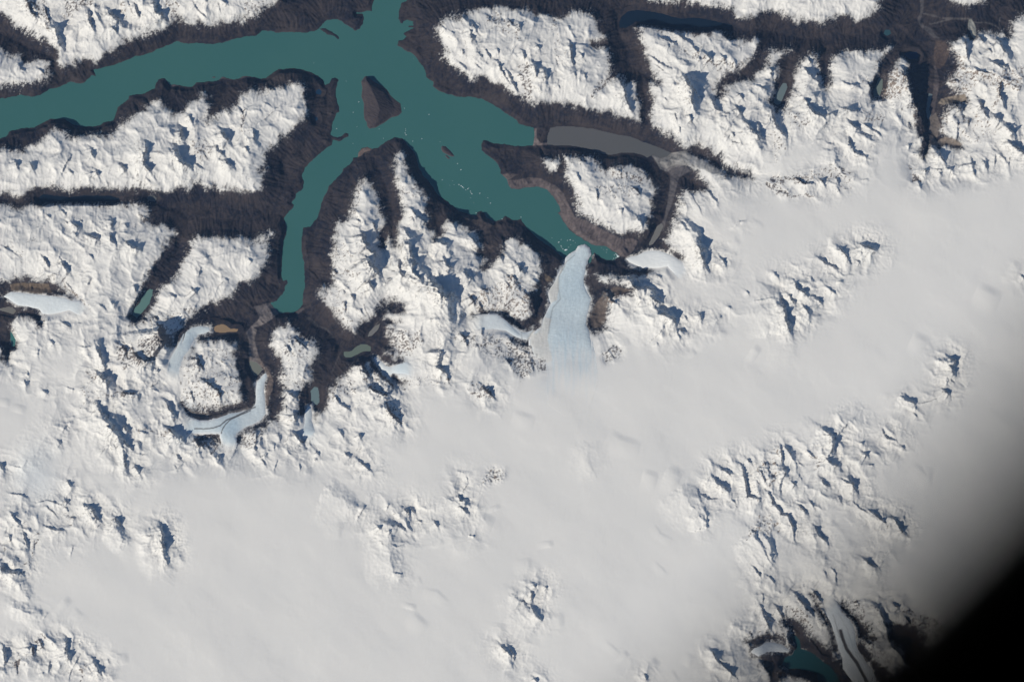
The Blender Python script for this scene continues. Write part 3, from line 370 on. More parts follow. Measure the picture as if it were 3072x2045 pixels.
# broad escarpments: survey polyline : height, sunward width, lee width (map px)
SCARPS = """A2 870,700 1000,880 1090,1000 1105,1200:13,130,18|C1 1100,1060 1240,1090 1330,1280 1430,1320 1480,1420:19,115,26
C1 1450,450 1650,580 1660,680 1700,850 1780,920:15,85,22|D1 190,1150 240,1300 270,1440:14,130,15|D1 500,1230 400,1300 330,1420:9,80,30
A3 1405,190 1440,480 1465,550:5,90,9|A3 980,160 1080,330 1120,370:8,50,22|A3 60,640 180,720 280,860:7,55,26|A3 60,880 220,930 380,1010:7,45,26
B2 620,1350 760,1430 900,1568:7,110,44|B3 1060,180 1170,250 1180,400 1200,550 1280,680:8,85,44|C2 1480,1330 1600,1480 1720,1580:7,95,60
C3 1650,100 1740,200 1740,230:8,60,14|C3 2100,250 2230,400 2310,560:13,90,26|D3 60,260 120,420 130,540:12,80,20|C2 700,930 700,1120 770,1260:2.5,60,70
B1 1240,940 1480,1020 1620,1080 1640,1230:11,75,22|D2 520,820 640,890 660,1000 600,1090:13,80,12|D2 1560,230 1680,260 1690,340 1620,480:11,80,16
D2 1210,550 1300,570 1380,620:9,50,14|C0 1540,660 1610,790 1600,880:10,95,28|B1 1310,560 1350,800 1400,950:11,45,30|A2 540,760 330,1000 200,1200:7,90,60
A1 1000,700 1230,720:5,60,30|D3 600,420 560,640 700,760:9,110,60|C3 150,880 230,980 310,1030:8,90,30|C3 40,780 110,860 140,880:6,60,20|C3 1960,1040 2140,1180:7,70,40
C2 2240,1150 2323,1330:11,80,20|D2 150,1100 190,1200:9,80,20|D0 660,1290 670,1430:8,70,26|C0 1900,980 1960,1150:10,90,30|B1 1560,660 1710,690:12,60,14
C1 900,1130 1000,1120 1240,1130:9,60,24|A2 840,60 920,280:9,90,14|D0 230,1200 380,1060 560,1040:8,80,40"""

# ------------------------------------------------------------------ the grid
CELL = 2.0
X0, X1, Y0, Y1 = -260.0, 3332.0, -240.0, 2284.0
xs = np.arange(X0, X1 + .1, CELL, dtype=np.float32)
ys = np.arange(Y0, Y1 + .1, CELL, dtype=np.float32)
NX, NY = len(xs), len(ys)
GX, GY = np.meshgrid(xs, ys)
f32 = np.float32

def sstep(a, b, x):
    t = np.clip((x - a) / (b - a), 0, 1)
    return (t * t * (3 - 2 * t)).astype(f32)

_g = {}
def noised(x, y, seed, deriv=False):
    if seed not in _g:
        r = np.random.RandomState(seed)
        ang = r.rand(256, 256).astype(f32) * 2 * np.pi
        _g[seed] = (np.cos(ang).astype(f32), np.sin(ang).astype(f32))
    gx, gy = _g[seed]
    xi = np.floor(x).astype(np.int32); yi = np.floor(y).astype(np.int32)
    fx = (x - xi).astype(f32); fy = (y - yi).astype(f32)
    xa = xi & 255; ya = yi & 255; xb = (xi + 1) & 255; yb = (yi + 1) & 255
    u = fx * fx * fx * (fx * (fx * 6 - 15) + 10); v = fy * fy * fy * (fy * (fy * 6 - 15) + 10)
    ax, ay = gx[ya, xa], gy[ya, xa]; bx, by = gx[ya, xb], gy[ya, xb]
    cx, cy = gx[yb, xa], gy[yb, xa]; dx, dy = gx[yb, xb], gy[yb, xb]
    a = ax * fx + ay * fy; b = bx * (fx - 1) + by * fy
    c = cx * fx + cy * (fy - 1); d = dx * (fx - 1) + dy * (fy - 1)
    n = a + u * (b - a) + v * (c - a) + u * v * (a - b - c + d)
    if not deriv:
        return n
    du = 30 * fx * fx * (fx * (fx - 2) + 1); dv = 30 * fy * fy * (fy * (fy - 2) + 1)
    nx = ax + u * (bx - ax) + v * (cx - ax) + u * v * (ax - bx - cx + dx) + du * (b - a + v * (a - b - c + d))
    ny = ay + u * (by - ay) + v * (cy - ay) + u * v * (ay - by - cy + dy) + dv * (c - a + u * (a - b - c + d))
    return n, nx, ny

def fbm(x, y, wl, octs, seed, gain=.5):
    a = 0; amp = 1.0; px, py = x / wl, y / wl
    for i in range(octs):
        a = a + amp * noised(px, py, seed + i)
        px, py = (px * 1.62 - py * 1.21) + 7.3, (px * 1.21 + py * 1.62) + 3.1
        amp *= gain
    return a

def ridged(x, y, wl, octs, seed, gain=.5):
    a = 0; amp = 1.0; px, py = x / wl, y / wl; w = 1.0
    for i in range(octs):
        n = 1 - np.abs(noised(px, py, seed + i)) * 2.0
        n = n * n
        a = a + amp * n * w
        w = np.clip(n * 1.2, 0, 1)
        px, py = (px * 1.62 - py * 1.21) + 1.3, (px * 1.21 + py * 1.62) + 9.1
        amp *= gain
    return a

def eroded(x, y, wl, octs, seed):
    a = 0; amp = 1.0; px, py = x / wl, y / wl; sx = 0; sy = 0
    for i in range(octs):
        n, nx, ny = noised(px, py, seed + i, True)
        sx = sx + nx; sy = sy + ny
        a = a + amp * n / (1 + .8 * (sx * sx + sy * sy))
        px, py = (px * 1.6 - py * 1.2), (px * 1.2 + py * 1.6)
        amp *= .5
    return a

def blur(a, s):
    s = s / CELL
    r = int(3 * s) + 1
    k = np.exp(-.5 * (np.arange(-r, r + 1) / s) ** 2); k = (k / k.sum()).astype(f32)
    b = np.pad(a, ((r, r), (0, 0)), mode='edge'); o = np.zeros_like(a)
    for i in range(2 * r + 1): o += k[i] * b[i:i + a.shape[0]]
    b = np.pad(o, ((0, 0), (r, r)), mode='edge'); o = np.zeros_like(a)
    for i in range(2 * r + 1): o += k[i] * b[:, i:i + a.shape[1]]
    return o

def bigblur(a, s, f=8):
    ny, nx = (a.shape[0] // f) * f, (a.shape[1] // f) * f
    lo = a[:ny, :nx].reshape(ny // f, f, nx // f, f).mean(axis=(1, 3))
    ss = s / CELL / f
    r = max(1, int(3 * ss)); k = np.exp(-.5 * (np.arange(-r, r + 1) / ss) ** 2); k = (k / k.sum()).astype(f32)
    b = np.pad(lo, ((r, r), (0, 0)), mode='edge'); o = sum(k[i] * b[i:i + lo.shape[0]] for i in range(2 * r + 1))
    b = np.pad(o, ((0, 0), (r, r)), mode='edge'); o = sum(k[i] * b[:, i:i + lo.shape[1]] for i in range(2 * r + 1))
    iy = np.clip((np.arange(a.shape[0]) + .5) / f - .5, 0, o.shape[0] - 1.001); ix = np.clip((np.arange(a.shape[1]) + .5) / f - .5, 0, o.shape[1] - 1.001)
    y0 = iy.astype(int); x0 = ix.astype(int); fy = (iy - y0)[:, None]; fx = (ix - x0)[None]
    A = o[y0][:, x0] * (1 - fy) + o[y0 + 1][:, x0] * fy; B = o[y0][:, x0 + 1] * (1 - fy) + o[y0 + 1][:, x0 + 1] * fy
    return (A * (1 - fx) + B * fx).astype(f32)

def fill(polys):
    m = np.zeros((NY, NX), bool)
    for P in polys:
        d = np.zeros((NY, NX + 1), np.uint8)
        for i in range(len(P)):
            (xa, ya), (xb, yb) = P[i], P[(i + 1) % len(P)]
            if ya == yb: continue
            if ya > yb: xa, ya, xb, yb = xb, yb, xa, ya
            j0 = max(0, int(math.ceil((ya - Y0) / CELL))); j1 = min(NY - 1, int(math.ceil((yb - Y0) / CELL)) - 1)
            if j1 < j0: continue
            j = np.arange(j0, j1 + 1); xi = xa + (Y0 + j * CELL - ya) * (xb - xa) / (yb - ya)
            c = np.clip(np.ceil((xi - X0) / CELL).astype(int), 0, NX)
            np.add.at(d, (j, c), 1)
        m |= (np.cumsum(d, axis=1)[:, :NX] & 1).astype(bool)
    return m

def seg_dist(P, closed, M):
    D = np.full((NY, NX), M, f32)
    n = len(P)
    for i in range(n if closed else n - 1):
        (xa, ya), (xb, yb) = P[i], P[(i + 1) % n]
        i0 = max(0, int((min(xa, xb) - M - X0) / CELL)); i1 = min(NX, int((max(xa, xb) + M - X0) / CELL) + 2)
        j0 = max(0, int((min(ya, yb) - M - Y0) / CELL)); j1 = min(NY, int((max(ya, yb) + M - Y0) / CELL) + 2)
        if i1 <= i0 or j1 <= j0: continue
        x = GX[j0:j1, i0:i1]; y = GY[j0:j1, i0:i1]
        dx, dy = xb - xa, yb - ya; L2 = dx * dx + dy * dy + 1e-9
        t = np.clip(((x - xa) * dx + (y - ya) * dy) / L2, 0, 1)
        d = np.hypot(x - xa - t * dx, y - ya - t * dy)
        D[j0:j1, i0:i1] = np.minimum(D[j0:j1, i0:i1], d)
    return D

def sdf(P, M=40.0):                 # positive inside
    return np.where(fill([P]), 1, -1).astype(f32) * seg_dist(P, True, M)

def edt(mask, cap=170.0):           # distance to the nearest True cell (jump flooding on a half grid)
    m = mask[::2, ::2]
    h, w = m.shape
    sx = np.where(m, np.arange(w)[None], -9999).astype(np.int32); sy = np.where(m, np.arange(h)[:, None], -9999).astype(np.int32)
    yy, xx = np.mgrid[0:h, 0:w].astype(np.int32)
    best = (sx - xx) ** 2 + (sy - yy) ** 2
    st = 32
    for st in (32, 16, 8, 4, 2, 1, 1):
        px, py = sx.copy(), sy.copy()
        for dy in (-st, 0, st):
            for dx in (-st, 0, st):
                if dx == 0 and dy == 0: continue
                a0, a1 = max(0, dy), h + min(0, dy); b0, b1 = max(0, dx), w + min(0, dx)
                cx = px[a0 - dy:a1 - dy, b0 - dx:b1 - dx]; cy = py[a0 - dy:a1 - dy, b0 - dx:b1 - dx]
                d = (cx - xx[a0:a1, b0:b1]) ** 2 + (cy - yy[a0:a1, b0:b1]) ** 2
                t = d < best[a0:a1, b0:b1]
                best[a0:a1, b0:b1][t] = d[t]; sx[a0:a1, b0:b1][t] = cx[t]; sy[a0:a1, b0:b1][t] = cy[t]
    d = np.minimum(np.sqrt(best.astype(f32)) * CELL * 2, cap)
    o = np.repeat(np.repeat(d, 2, 0), 2, 1)[:NY, :NX]
    if o.shape[0] < NY: o = np.pad(o, ((0, NY - o.shape[0]), (0, 0)), mode='edge')
    if o.shape[1] < NX: o = np.pad(o, ((0, 0), (0, NX - o.shape[1])), mode='edge')
    return np.ascontiguousarray(o)

# ------------------------------------------------------------------ masks
n_coast = fbm(GX, GY, 22, 4, 11, .6)
n_fine = fbm(GX, GY, 7, 2, 21, .6)
lakeP = parse(MAIN_LAKE)
sd_main = sdf(lakeP, 60) + n_coast * 3.0
small = [(parse(s), lv, col) for s, lv, col in LAKES]
sd_small = [sdf(P, 40) + n_coast * 1.6 for P, lv, col in small]
glac = [(parse(s), c, bl, lab) for s, c, bl, lab in GLACIERS]
sd_gl = [sdf(P, 40) + n_coast * 1.2 for P, c, bl, lab in glac]
dark = (fill([parse(DARK[0])]) & ~fill([parse(s) for s in SNOW_TOP.values()])) | fill([parse(s) for s in DARK[1:]])
for s in sd_gl: dark |= False
glac_any = np.max(sd_gl, axis=0)
lowland = dark & (glac_any < -6)
d_in = edt(~lowland); d_out = edt(lowland)
dS = blur(np.where(lowland, -d_in, d_out).astype(f32), 3.0)      # + inside the snow
water_any = np.maximum(sd_main, np.max(sd_small, axis=0))
dW = blur(edt((water_any > 0) | (glac_any > 2)), 3.0)

# ------------------------------------------------------------------ heights (map px)
HS = 29.0
HAZE = 2.0e-4
wx = fbm(GX, GY, 60, 3, 31) * 16; wy = fbm(GX, GY, 60, 3, 41) * 16
WX, WY = GX + wx, GY + wy
low = np.clip(-dS, 0, None)
Hd = HS * (dW + 4) / (dW + 4 + low * 1.05)
Hd = np.minimum(Hd, HS - .55 * low + .2 * np.clip(low - 22, 0, None))
Hd = np.maximum(Hd, 3 + .02 * dW)
Hs = HS + 24 * (1 - np.exp(-np.clip(dS, 0, None) / 62))
H = np.where(dS > 0, Hs, Hd).astype(f32)

# ridges
SUN_AZ = math.radians(37)           # the shadows fall this far above the picture's right
SUN_EL = math.radians(34)
sdx, sdy = math.cos(SUN_AZ), -math.sin(SUN_AZ)
C = np.zeros((NY, NX), f32); CD = np.full((NY, NX), 99, f32); DEN = np.zeros((NY, NX), f32)
jx = (noised(GX / 26, GY / 26, 51) * 5 + noised(GX / 9, GY / 9, 52) * 3 + noised(GX / 4.5, GY / 4.5, 58) * 1.4).astype(f32)
jy = (noised(GX / 26, GY / 26, 53) * 5 + noised(GX / 9, GY / 9, 54) * 3 + noised(GX / 4.5, GY / 4.5, 59) * 1.4).astype(f32)
hn = (1 + noised(GX / 14, GY / 14, 55) * .5 + noised(GX / 6, GY / 6, 56) * .45).astype(f32)
for line in CRESTS.strip().splitlines():
    tile, *items = line.split('|')
    for it in items:
        pts, L = it.split(':')
        soft = '~' in L; longf = '!' in L
        L = float(L.strip('~!')) * T
        if L < 2: continue
        P = parse(tile + ' ' + pts)
        h = L * math.tan(SUN_EL) * (1.25 if not soft else .34)
        wf = L * (2.8 if not longf else 4.2) + 5; wr = L * .34 + 1.5
        if soft: wf = L * 4.5 + 10; wr = L * 1.9 + 3
        M = wf * 1.05 + 4
        i0 = max(0, int((P[:, 0].min() - M - X0) / CELL)); i1 = min(NX, int((P[:, 0].max() + M - X0) / CELL) + 2)
        j0 = max(0, int((P[:, 1].min() - M - Y0) / CELL)); j1 = min(NY, int((P[:, 1].max() + M - Y0) / CELL) + 2)
        if i1 <= i0 or j1 <= j0: continue
        k = .35 + .5 * min(1, L / 14) if not soft else .3
        x = GX[j0:j1, i0:i1] + jx[j0:j1, i0:i1] * k; y = GY[j0:j1, i0:i1] + jy[j0:j1, i0:i1] * k
        seg = np.hypot(*(P[1:] - P[:-1]).T); tot = seg.sum() + 1e-6; acc = 0
        bd = np.full(x.shape, 1e9, f32); bt = np.zeros(x.shape, f32); bs = np.zeros(x.shape, f32)
        for q in range(len(P) - 1):
            dx, dy = P[q + 1] - P[q]; L2 = dx * dx + dy * dy + 1e-6
            t = np.clip(((x - P[q, 0]) * dx + (y - P[q, 1]) * dy) / L2, 0, 1)
            rx, ry = x - P[q, 0] - t * dx, y - P[q, 1] - t * dy
            d = np.hypot(rx, ry)
            m = d < bd
            bd[m] = d[m]; bt[m] = ((acc + t * seg[q]) / tot)[m]; bs[m] = ((rx * sdx + ry * sdy) / (d + 1e-3))[m]
            acc += seg[q]
        side = np.clip(bs * 1.3 + .25, -1, 1) * .5 + .5
        side = side * side * (3 - 2 * side)
        w = wf * (1 - side) + wr * side
        u = np.clip(1 - bd / w, 0, 1)
        prof = u ** (1.5 if not soft else 2.0)
        if soft: prof = u * u * (3 - 2 * u)
        taper = np.clip(np.minimum(bt, 1 - bt) * 3.2 + .4, 0, 1) if not soft else np.sin(np.pi * np.clip(bt, .02, .98)) ** .8
        loc = 1 + (hn[j0:j1, i0:i1] - 1) * np.exp(-bd / (3 + L * .35)) if not soft else 1.0
        C[j0:j1, i0:i1] = np.maximum(C[j0:j1, i0:i1], h * prof * taper * loc)
        if not soft:
            CD[j0:j1, i0:i1] = np.minimum(CD[j0:j1, i0:i1], bd + (1 - taper) * 4)
            DEN[j0:j1, i0:i1] = np.maximum(DEN[j0:j1, i0:i1], (bd < 6 + L * .8).astype(f32) * min(1, L / 9))
B_ = np.zeros((NY, NX), f32)
for it in SCARPS.replace('\n', '|').split('|'):
    pts, prm = it.rsplit(':', 1); P = parse(pts); h, wf, wr = map(float, prm.split(','))
    M = wf + 6
    i0 = max(0, int((P[:, 0].min() - M - X0) / CELL)); i1 = min(NX, int((P[:, 0].max() + M - X0) / CELL) + 2)
    j0 = max(0, int((P[:, 1].min() - M - Y0) / CELL)); j1 = min(NY, int((P[:, 1].max() + M - Y0) / CELL) + 2)
    x = GX[j0:j1, i0:i1] + jx[j0:j1, i0:i1] * 1.6 + wx[j0:j1, i0:i1] * .7; y = GY[j0:j1, i0:i1] + jy[j0:j1, i0:i1] * 1.6 + wy[j0:j1, i0:i1] * .7
    seg = np.hypot(*(P[1:] - P[:-1]).T); tot = seg.sum() + 1e-6; acc = 0
    bd = np.full(x.shape, 1e9, f32); bt = np.zeros(x.shape, f32); bs = np.zeros(x.shape, f32)
    for q in range(len(P) - 1):
        dx, dy = P[q + 1] - P[q]
        t = np.clip(((x - P[q, 0]) * dx + (y - P[q, 1]) * dy) / (dx * dx + dy * dy + 1e-6), 0, 1)
        rx, ry = x - P[q, 0] - t * dx, y - P[q, 1] - t * dy
        d = np.hypot(rx, ry); m = d < bd
        bd[m] = d[m]; bt[m] = ((acc + t * seg[q]) / tot)[m]; bs[m] = ((rx * sdx + ry * sdy) / (d + 1e-3))[m]
        acc += seg[q]
    side = np.clip(bs * 1.2 + .1, -1, 1) * .5 + .5; side = side * side * (3 - 2 * side)
    u = np.clip(1 - bd / (wf * (1 - side) + wr * side), 0, 1)
    B_[j0:j1, i0:i1] = np.maximum(B_[j0:j1, i0:i1], 1.2 * h * u ** 1.4 * np.clip(np.sin(np.pi * np.clip(bt, 0, 1)) * 1.3 + .25, 0, 1))
C = C + B_
rough = np.clip(bigblur(DEN, 30) * 3.0, 0, 1)
top_mass = bigblur(fill([parse(s) for k_, s in SNOW_TOP.items()]).astype(f32), 20)
rough = np.maximum(rough, .75 * top_mass * (dS < 118))
rockcov = np.zeros((NY, NX), f32); rocktone = np.zeros((NY, NX), f32)
for s, cov, tone in ROCK_AND_SHADOW:
    P = parse(s); d = sdf(P, 24) + n_coast * 8
    m = sstep(-9, 5, d) * cov
    rocktone = np.where(m > rockcov, tone, rocktone).astype(f32); rockcov = np.maximum(rockcov, m)
rough = np.maximum(rough, np.minimum(1, rockcov * 2.2))
rough = np.maximum(rough, .85 * sstep(-60, 0, dS) * (1 - sstep(10, 90, dS)))
rough = blur(rough.astype(f32), 8)
er = eroded(WX, WY, 100, 6, 61)
rd = ridged(WX, WY, 84, 4, 71, .5)
# gullies: fine noise drawn out along the fall line
def drawn(field, noise, steps, st):
    gy_, gx_ = np.gradient(blur(field, 7)); ln = np.hypot(gx_, gy_) + 1e-4
    gx_ = (gx_ / ln).astype(f32); gy_ = (gy_ / ln).astype(f32)
    iy, ix = np.mgrid[0:NY, 0:NX].astype(f32)
    acc = noise.copy(); wsum = 1.0
    for sg in (1, -1):
        px, py = ix.copy(), iy.copy()
        for q in range(steps):
            a = np.clip(py, 0, NY - 1).astype(np.int32); b = np.clip(px, 0, NX - 1).astype(np.int32)
            px = px + gx_[a, b] * st * sg; py = py + gy_[a, b] * st * sg
            a = np.clip(py + .5, 0, NY - 1).astype(np.int32); b = np.clip(px + .5, 0, NX - 1).astype(np.int32)
            wq = 1 - (q + .5) / steps
            acc += noise[a, b] * wq; wsum += wq
    return acc / wsum
nz = (np.random.RandomState(5).rand(NY, NX).astype(f32) - .5)
st1 = drawn(H + C, nz, 7, 1.0); st1 = blur(st1, 1.3); st1 /= st1.std()
nb = noised(GX / 8, GY / 8, 83) + .6 * noised(GX / 4.6, GY / 4.6, 84)
st2 = drawn(H + C, nb.astype(f32), 9, 1.4); st2 /= st2.std()
gul = (.9 + .30 * st2 + .13 * st1).astype(f32)
isnow = sstep(-25, 25, dS)
H = H + C
H = H + rough * isnow * (er * 14 + (rd - .9) * 6.2)
shore = sstep(0, 16, -water_any) * sstep(0, 10, -glac_any)
H = H + shore * ((1 - isnow) * ((gul - .9) * 2.8 + er * 15) + isnow * rough * (gul - .9) * 1.7)
H = H + (1 - rough) * isnow * (fbm((GX * .78 + GY * .62 + wx) * .42, (GY * .78 - GX * .62 + wy), 150, 3, 91, .35) * 1.8 + fbm(WX, WY, 240, 2, 93) * 2.5)
fine = fbm(GX, GY, 9, 3, 95, .6)
H = H + (rough * .28 + (1 - isnow) * .25) * shore * fine
# icefield flow streaks, faint
sa = math.radians(118)
u_ = (GX * math.cos(sa) + GY * math.sin(sa)) + wx * 2; v_ = (-GX * math.sin(sa) + GY * math.cos(sa)) + wy * 2
H = H + (1 - rough) * isnow * noised(u_ / 60, v_ / 10, 97) * .10

# lakes cut in
def basin(H, sd, lv):
    H = np.where(sd > 0, lv - .6 - np.minimum(sd, 10) * .35, H)
    a = sstep(0, 16, -sd)
    out = lv + .05 + (np.maximum(H, lv + .4) - lv) * a + np.clip(-sd, 0, 3) * .22
    return np.where((sd <= 0) & (sd > -16), np.maximum(out, lv + .02), H).astype(f32)
for (P, lv, col), sd in zip(small, sd_small): H = basin(H, sd, lv)
H_land = H
H = basin(H, sd_main, 0.0)

# glaciers laid in their beds
ice_patches = []; UP = np.zeros((NY, NX), f32)
for (P, c, bl, lab), sd in zip(glac, sd_gl):
    toks = c.split(); cl = []; tile = None; i = 0
    while i < len(toks):
        if ',' in toks[i]:
            cl.append((*parse(tile + ' ' + toks[i])[0], float(toks[i + 1]))); i += 2
        else: tile = toks[i]; i += 1
    i0 = max(0, int((P[:, 0].min() - 40 - X0) / CELL)); i1 = min(NX, int((P[:, 0].max() + 40 - X0) / CELL) + 2)
    j0 = max(0, int((P[:, 1].min() - 40 - Y0) / CELL)); j1 = min(NY, int((P[:, 1].max() + 40 - Y0) / CELL) + 2)
    x = GX[j0:j1, i0:i1]; y = GY[j0:j1, i0:i1]
    bd = np.full(x.shape, 1e9, f32); Hg = np.zeros(x.shape, f32)
    for q in range(len(cl) - 1):
        (xa, ya, ha), (xb, yb, hb_) = cl[q], cl[q + 1]
        dx, dy = xb - xa, yb - ya
        t = np.clip(((x - xa) * dx + (y - ya) * dy) / (dx * dx + dy * dy + 1e-6), 0, 1)
        d = np.hypot(x - xa - t * dx, y - ya - t * dy); m = d < bd
        bd[m] = d[m]; Hg[m] = (ha + t * (hb_ - ha))[m]
    Hg = blur(Hg, 14) * 1.38
    s = sd[j0:j1, i0:i1]; hh = H[j0:j1, i0:i1]
    up = sstep(34, 50, Hg)                       # where it leaves the icefield there is no step
    UP[j0:j1, i0:i1] = np.maximum(UP[j0:j1, i0:i1], up * (s > -4))
    wob = (noised(GX[j0:j1, i0:i1] / 16, GY[j0:j1, i0:i1] / 3.6, 133) * .35 + noised(GX[j0:j1, i0:i1] / 9, GY[j0:j1, i0:i1] / 9, 131) * .25 + fine[j0:j1, i0:i1] * .16)
    top = Hg + (1 - np.exp(-np.clip(s, 0, None) / 6)) * 2.2 - np.clip(-s, 0, None) * .5 + wob
    a = sstep(0, 22, -s)
    lake_here = sd_main[j0:j1, i0:i1] > -2
    H[j0:j1, i0:i1] = np.where(s > -22, np.where(lake_here, hh, np.where(s > 0, np.minimum(Hg - np.minimum(s, 5) * .4, Hg), Hg + (hh - Hg) * a) * (1 - up) + hh * up), hh)
    ice_patches.append((i0, i1, j0, j1, s, top, up, bl, lab, sd))

# islands as their own rocks
isl = []
for s_, h_, lab in ISLANDS:
    P = parse(s_); sd = sdf(P, 60) + n_coast * 1.5
    isl.append((P, sd, h_, lab))

# ------------------------------------------------------------------ albedo
def mix(a, b, t): return a + (np.asarray(b, f32) - a) * t[..., None]
gully = (gul - .9)
wmod = np.clip(.9 + 1.8 * noised(GX / 130, GY / 130, 109), .35, 2.0)
edge_n = fbm(WX, WY, 34, 4, 101, .65) * 17 - (st2 * 3.0 + st1 * 2.2) * wmod + fbm(GX, GY, 5, 2, 105, .6) * 2.0
fringe = dS + edge_n - 4
gxh = np.gradient(H, CELL, axis=1); gyh = np.gradient(H, CELL, axis=0)
slope = np.hypot(gxh, gyh)
sp = noised(GX / 3.2, GY / 3.2, 107) + .6 * noised(GX / 6.5, GY / 6.5, 108)
snow = np.clip(sstep(-8, 8, fringe + sp * (5 + 11 * wmod)), 0, 1) * (.70 + .30 * sstep(-2, 20, fringe))
# scoured rock: on steep places and ridge lines
rn = fbm(WX, WY, 11, 4, 111, .65)
rn2 = fbm(GX, GY, 6, 2, 113, .7) - st1 * .10 - st2 * .06
rockv = rockcov * .92 + (slope - .5) * .30 * (rockcov > .02) + rn * .35 + rn2 * .55 - .42
crestrock = (CD < 1.1 + noised(GX / 8, GY / 8, 115) * 2.6) & (noised(GX / 21, GY / 21, 117) > -.05)
rock = sstep(-.05, .22, rockv) * (rockcov > .03) * .92
speck = sstep(.42, .62, rn2 + rn * .3 + (slope - .5) * .25) * rough * sstep(.0, .3, fbm(GX, GY, 80, 2, 119) + .12) * .5
rock = np.maximum(rock, speck)
rock = np.maximum(rock, crestrock * .6 * rough)
steep_rock = sstep(.75, 1.1, slope) * sstep(.1, .5, rn + .2) * rough * .5
rock = np.clip(np.maximum(rock, steep_rock), 0, 1).astype(f32)
col = np.empty((NY, NX, 3), f32)
v = fbm(GX, GY, 90, 5, 121, .6)[..., None]; v2 = fbm(WX, WY, 14, 4, 125, .65)
base = np.array((.035, .030, .034), f32) + v * np.array((.030, .022, .016), f32)
base = mix(base, (.068, .054, .050), np.clip(v2 * .8 + .22, 0, 1) * .65)
base = mix(base, (.018, .018, .028), np.clip(-v2 * 1.1 - v[..., 0] * .8 + .05, 0, 1) * .85)
fleck = sstep(.28, .5, noised(GX / 4, GY / 4, 127) + n_coast * .3) * .4 * sstep(-34, -6, dS)
col[:] = base
col = mix(col, (.45, .45, .5), fleck * sstep(-26, -4, fringe))
srock = mix(np.broadcast_to(np.array((.085, .075, .078), f32), col.shape), (.24, .18, .14), np.clip(rocktone + v2 * .4, 0, 1))
snowc = np.array((.86, .842, .805), f32) * (1 - .055 * rough * isnow)[..., None] + fbm(GX, GY, 140, 3, 129)[..., None] * np.array((.02, .016, .012), f32)
snowc = mix(snowc, srock, rock)
col = mix(col, snowc, snow)
for s_, c_, cov in MORAINE:
    P = parse(s_); d = sdf(P, 12) + n_coast * 1.6
    m = sstep(-1.5, 2, d) * cov
    tex = (1 + v2 * .45 + n_fine * .25)[..., None]
    col = col + (np.array(c_, f32) * tex - col) * m[..., None]
# bare shores just above the water
m = sstep(-2.4, -.6, sd_main) * sstep(.0, .35, fbm(GX, GY, 60, 2, 141)) * .35
col = mix(col, (.16, .13, .12), m)
# flow-banded grey ice below the upper right snout
band = sdf(parse("C1 1480,-60 1700,-60 1900,40 2200,240 2323,300 2323,420 2200,330 1950,330 1800,250 1740,150 1640,20"), 30)
bn = np.clip(noised((GX + GY * .9) / 90, (GX * .9 - GY) / 5.5 + wx, 143) * 1.6, 0, 1) * sstep(-12, 12, band)
col = mix(col, (.62, .62, .60), bn * .6)

ice = np.empty((NY, NX, 3), f32); ice[:] = (.80, .815, .82)
amt = np.zeros((NY, NX), f32); blu = np.zeros((NY, NX), f32)
for s_, r_, k_ in BLUEICE:
    cx, cy = parse(s_)[0]
    blu = np.maximum(blu, np.exp(-((GX + wx - cx) ** 2 + ((GY + wy - cy) * .8) ** 2) / (2 * r_ * r_)) * k_)
gm = np.zeros((NY, NX), f32)
for (P, c, bl, lab), sd in zip(glac, sd_gl):
    gm = np.maximum(gm, sstep(-3, 5, sd) * bl)
fade = 1 - sstep(990, 1225, GY + wy * 1.5 + noised(GX / 9, GY / 80, 147) * 110) * (GX > 1500) * (GX < 1900)
ice = mix(ice, (.70, .80, .83), gm * .85 * fade)
ice = mix(ice, (.48, .64, .75), blu * .7)
for s_, k_ in DIRTY:
    d = sdf(parse(s_), 14) + n_coast * 2
    ice = mix(ice, (.72, .71, .67), sstep(-3, 3, d) * k_)
ice = ice * (1 + (noised((GX + wx) / 4, GY / 26, 145) * .16 + noised((GX + GY * .3) / 7, GY / 3.4, 146) * .10)[..., None] * gm[..., None] * fade[..., None])
for s_, w_, k_ in STRIPES:
    d = seg_dist(parse(s_), False, 14) + n_fine * .7
    sm = (1 - sstep(w_ * .55, w_ * 1.25, d)) * k_
    ice = mix(ice, (.10, .09, .09), sm)
    col = mix(col, (.12, .11, .11), sm * (glac_any > -3))
ga = sstep(2, 14, glac_any)
col = mix(col, (.85, .852, .855), blu * 0)
g1z = (GX > 1500) & (GX < 1900) & (GY > 850) & (sd_gl[0] > -4)
ice = ice + (col - ice) * np.where(g1z, 1 - fade, sstep(.3, 1.0, UP))[..., None]
col = col + ((ice - col) * (sstep(-.5, 2.5, glac_any))[..., None])
col = mix(col, (.40, .56, .70), blu * .6 * snow * (1 - rock))
col = np.clip(col, .006, .93)

# ------------------------------------------------------------------ Blender
for o in list(bpy.data.objects): bpy.data.objects.remove(o)
sc = bpy.context.scene
COL = sc.collection

def w3(px, py, h):
    return (np.asarray(px) - CX) * K, -(np.asarray(py) - CY) * K, ZREF + (np.asarray(h) - HREF) * K

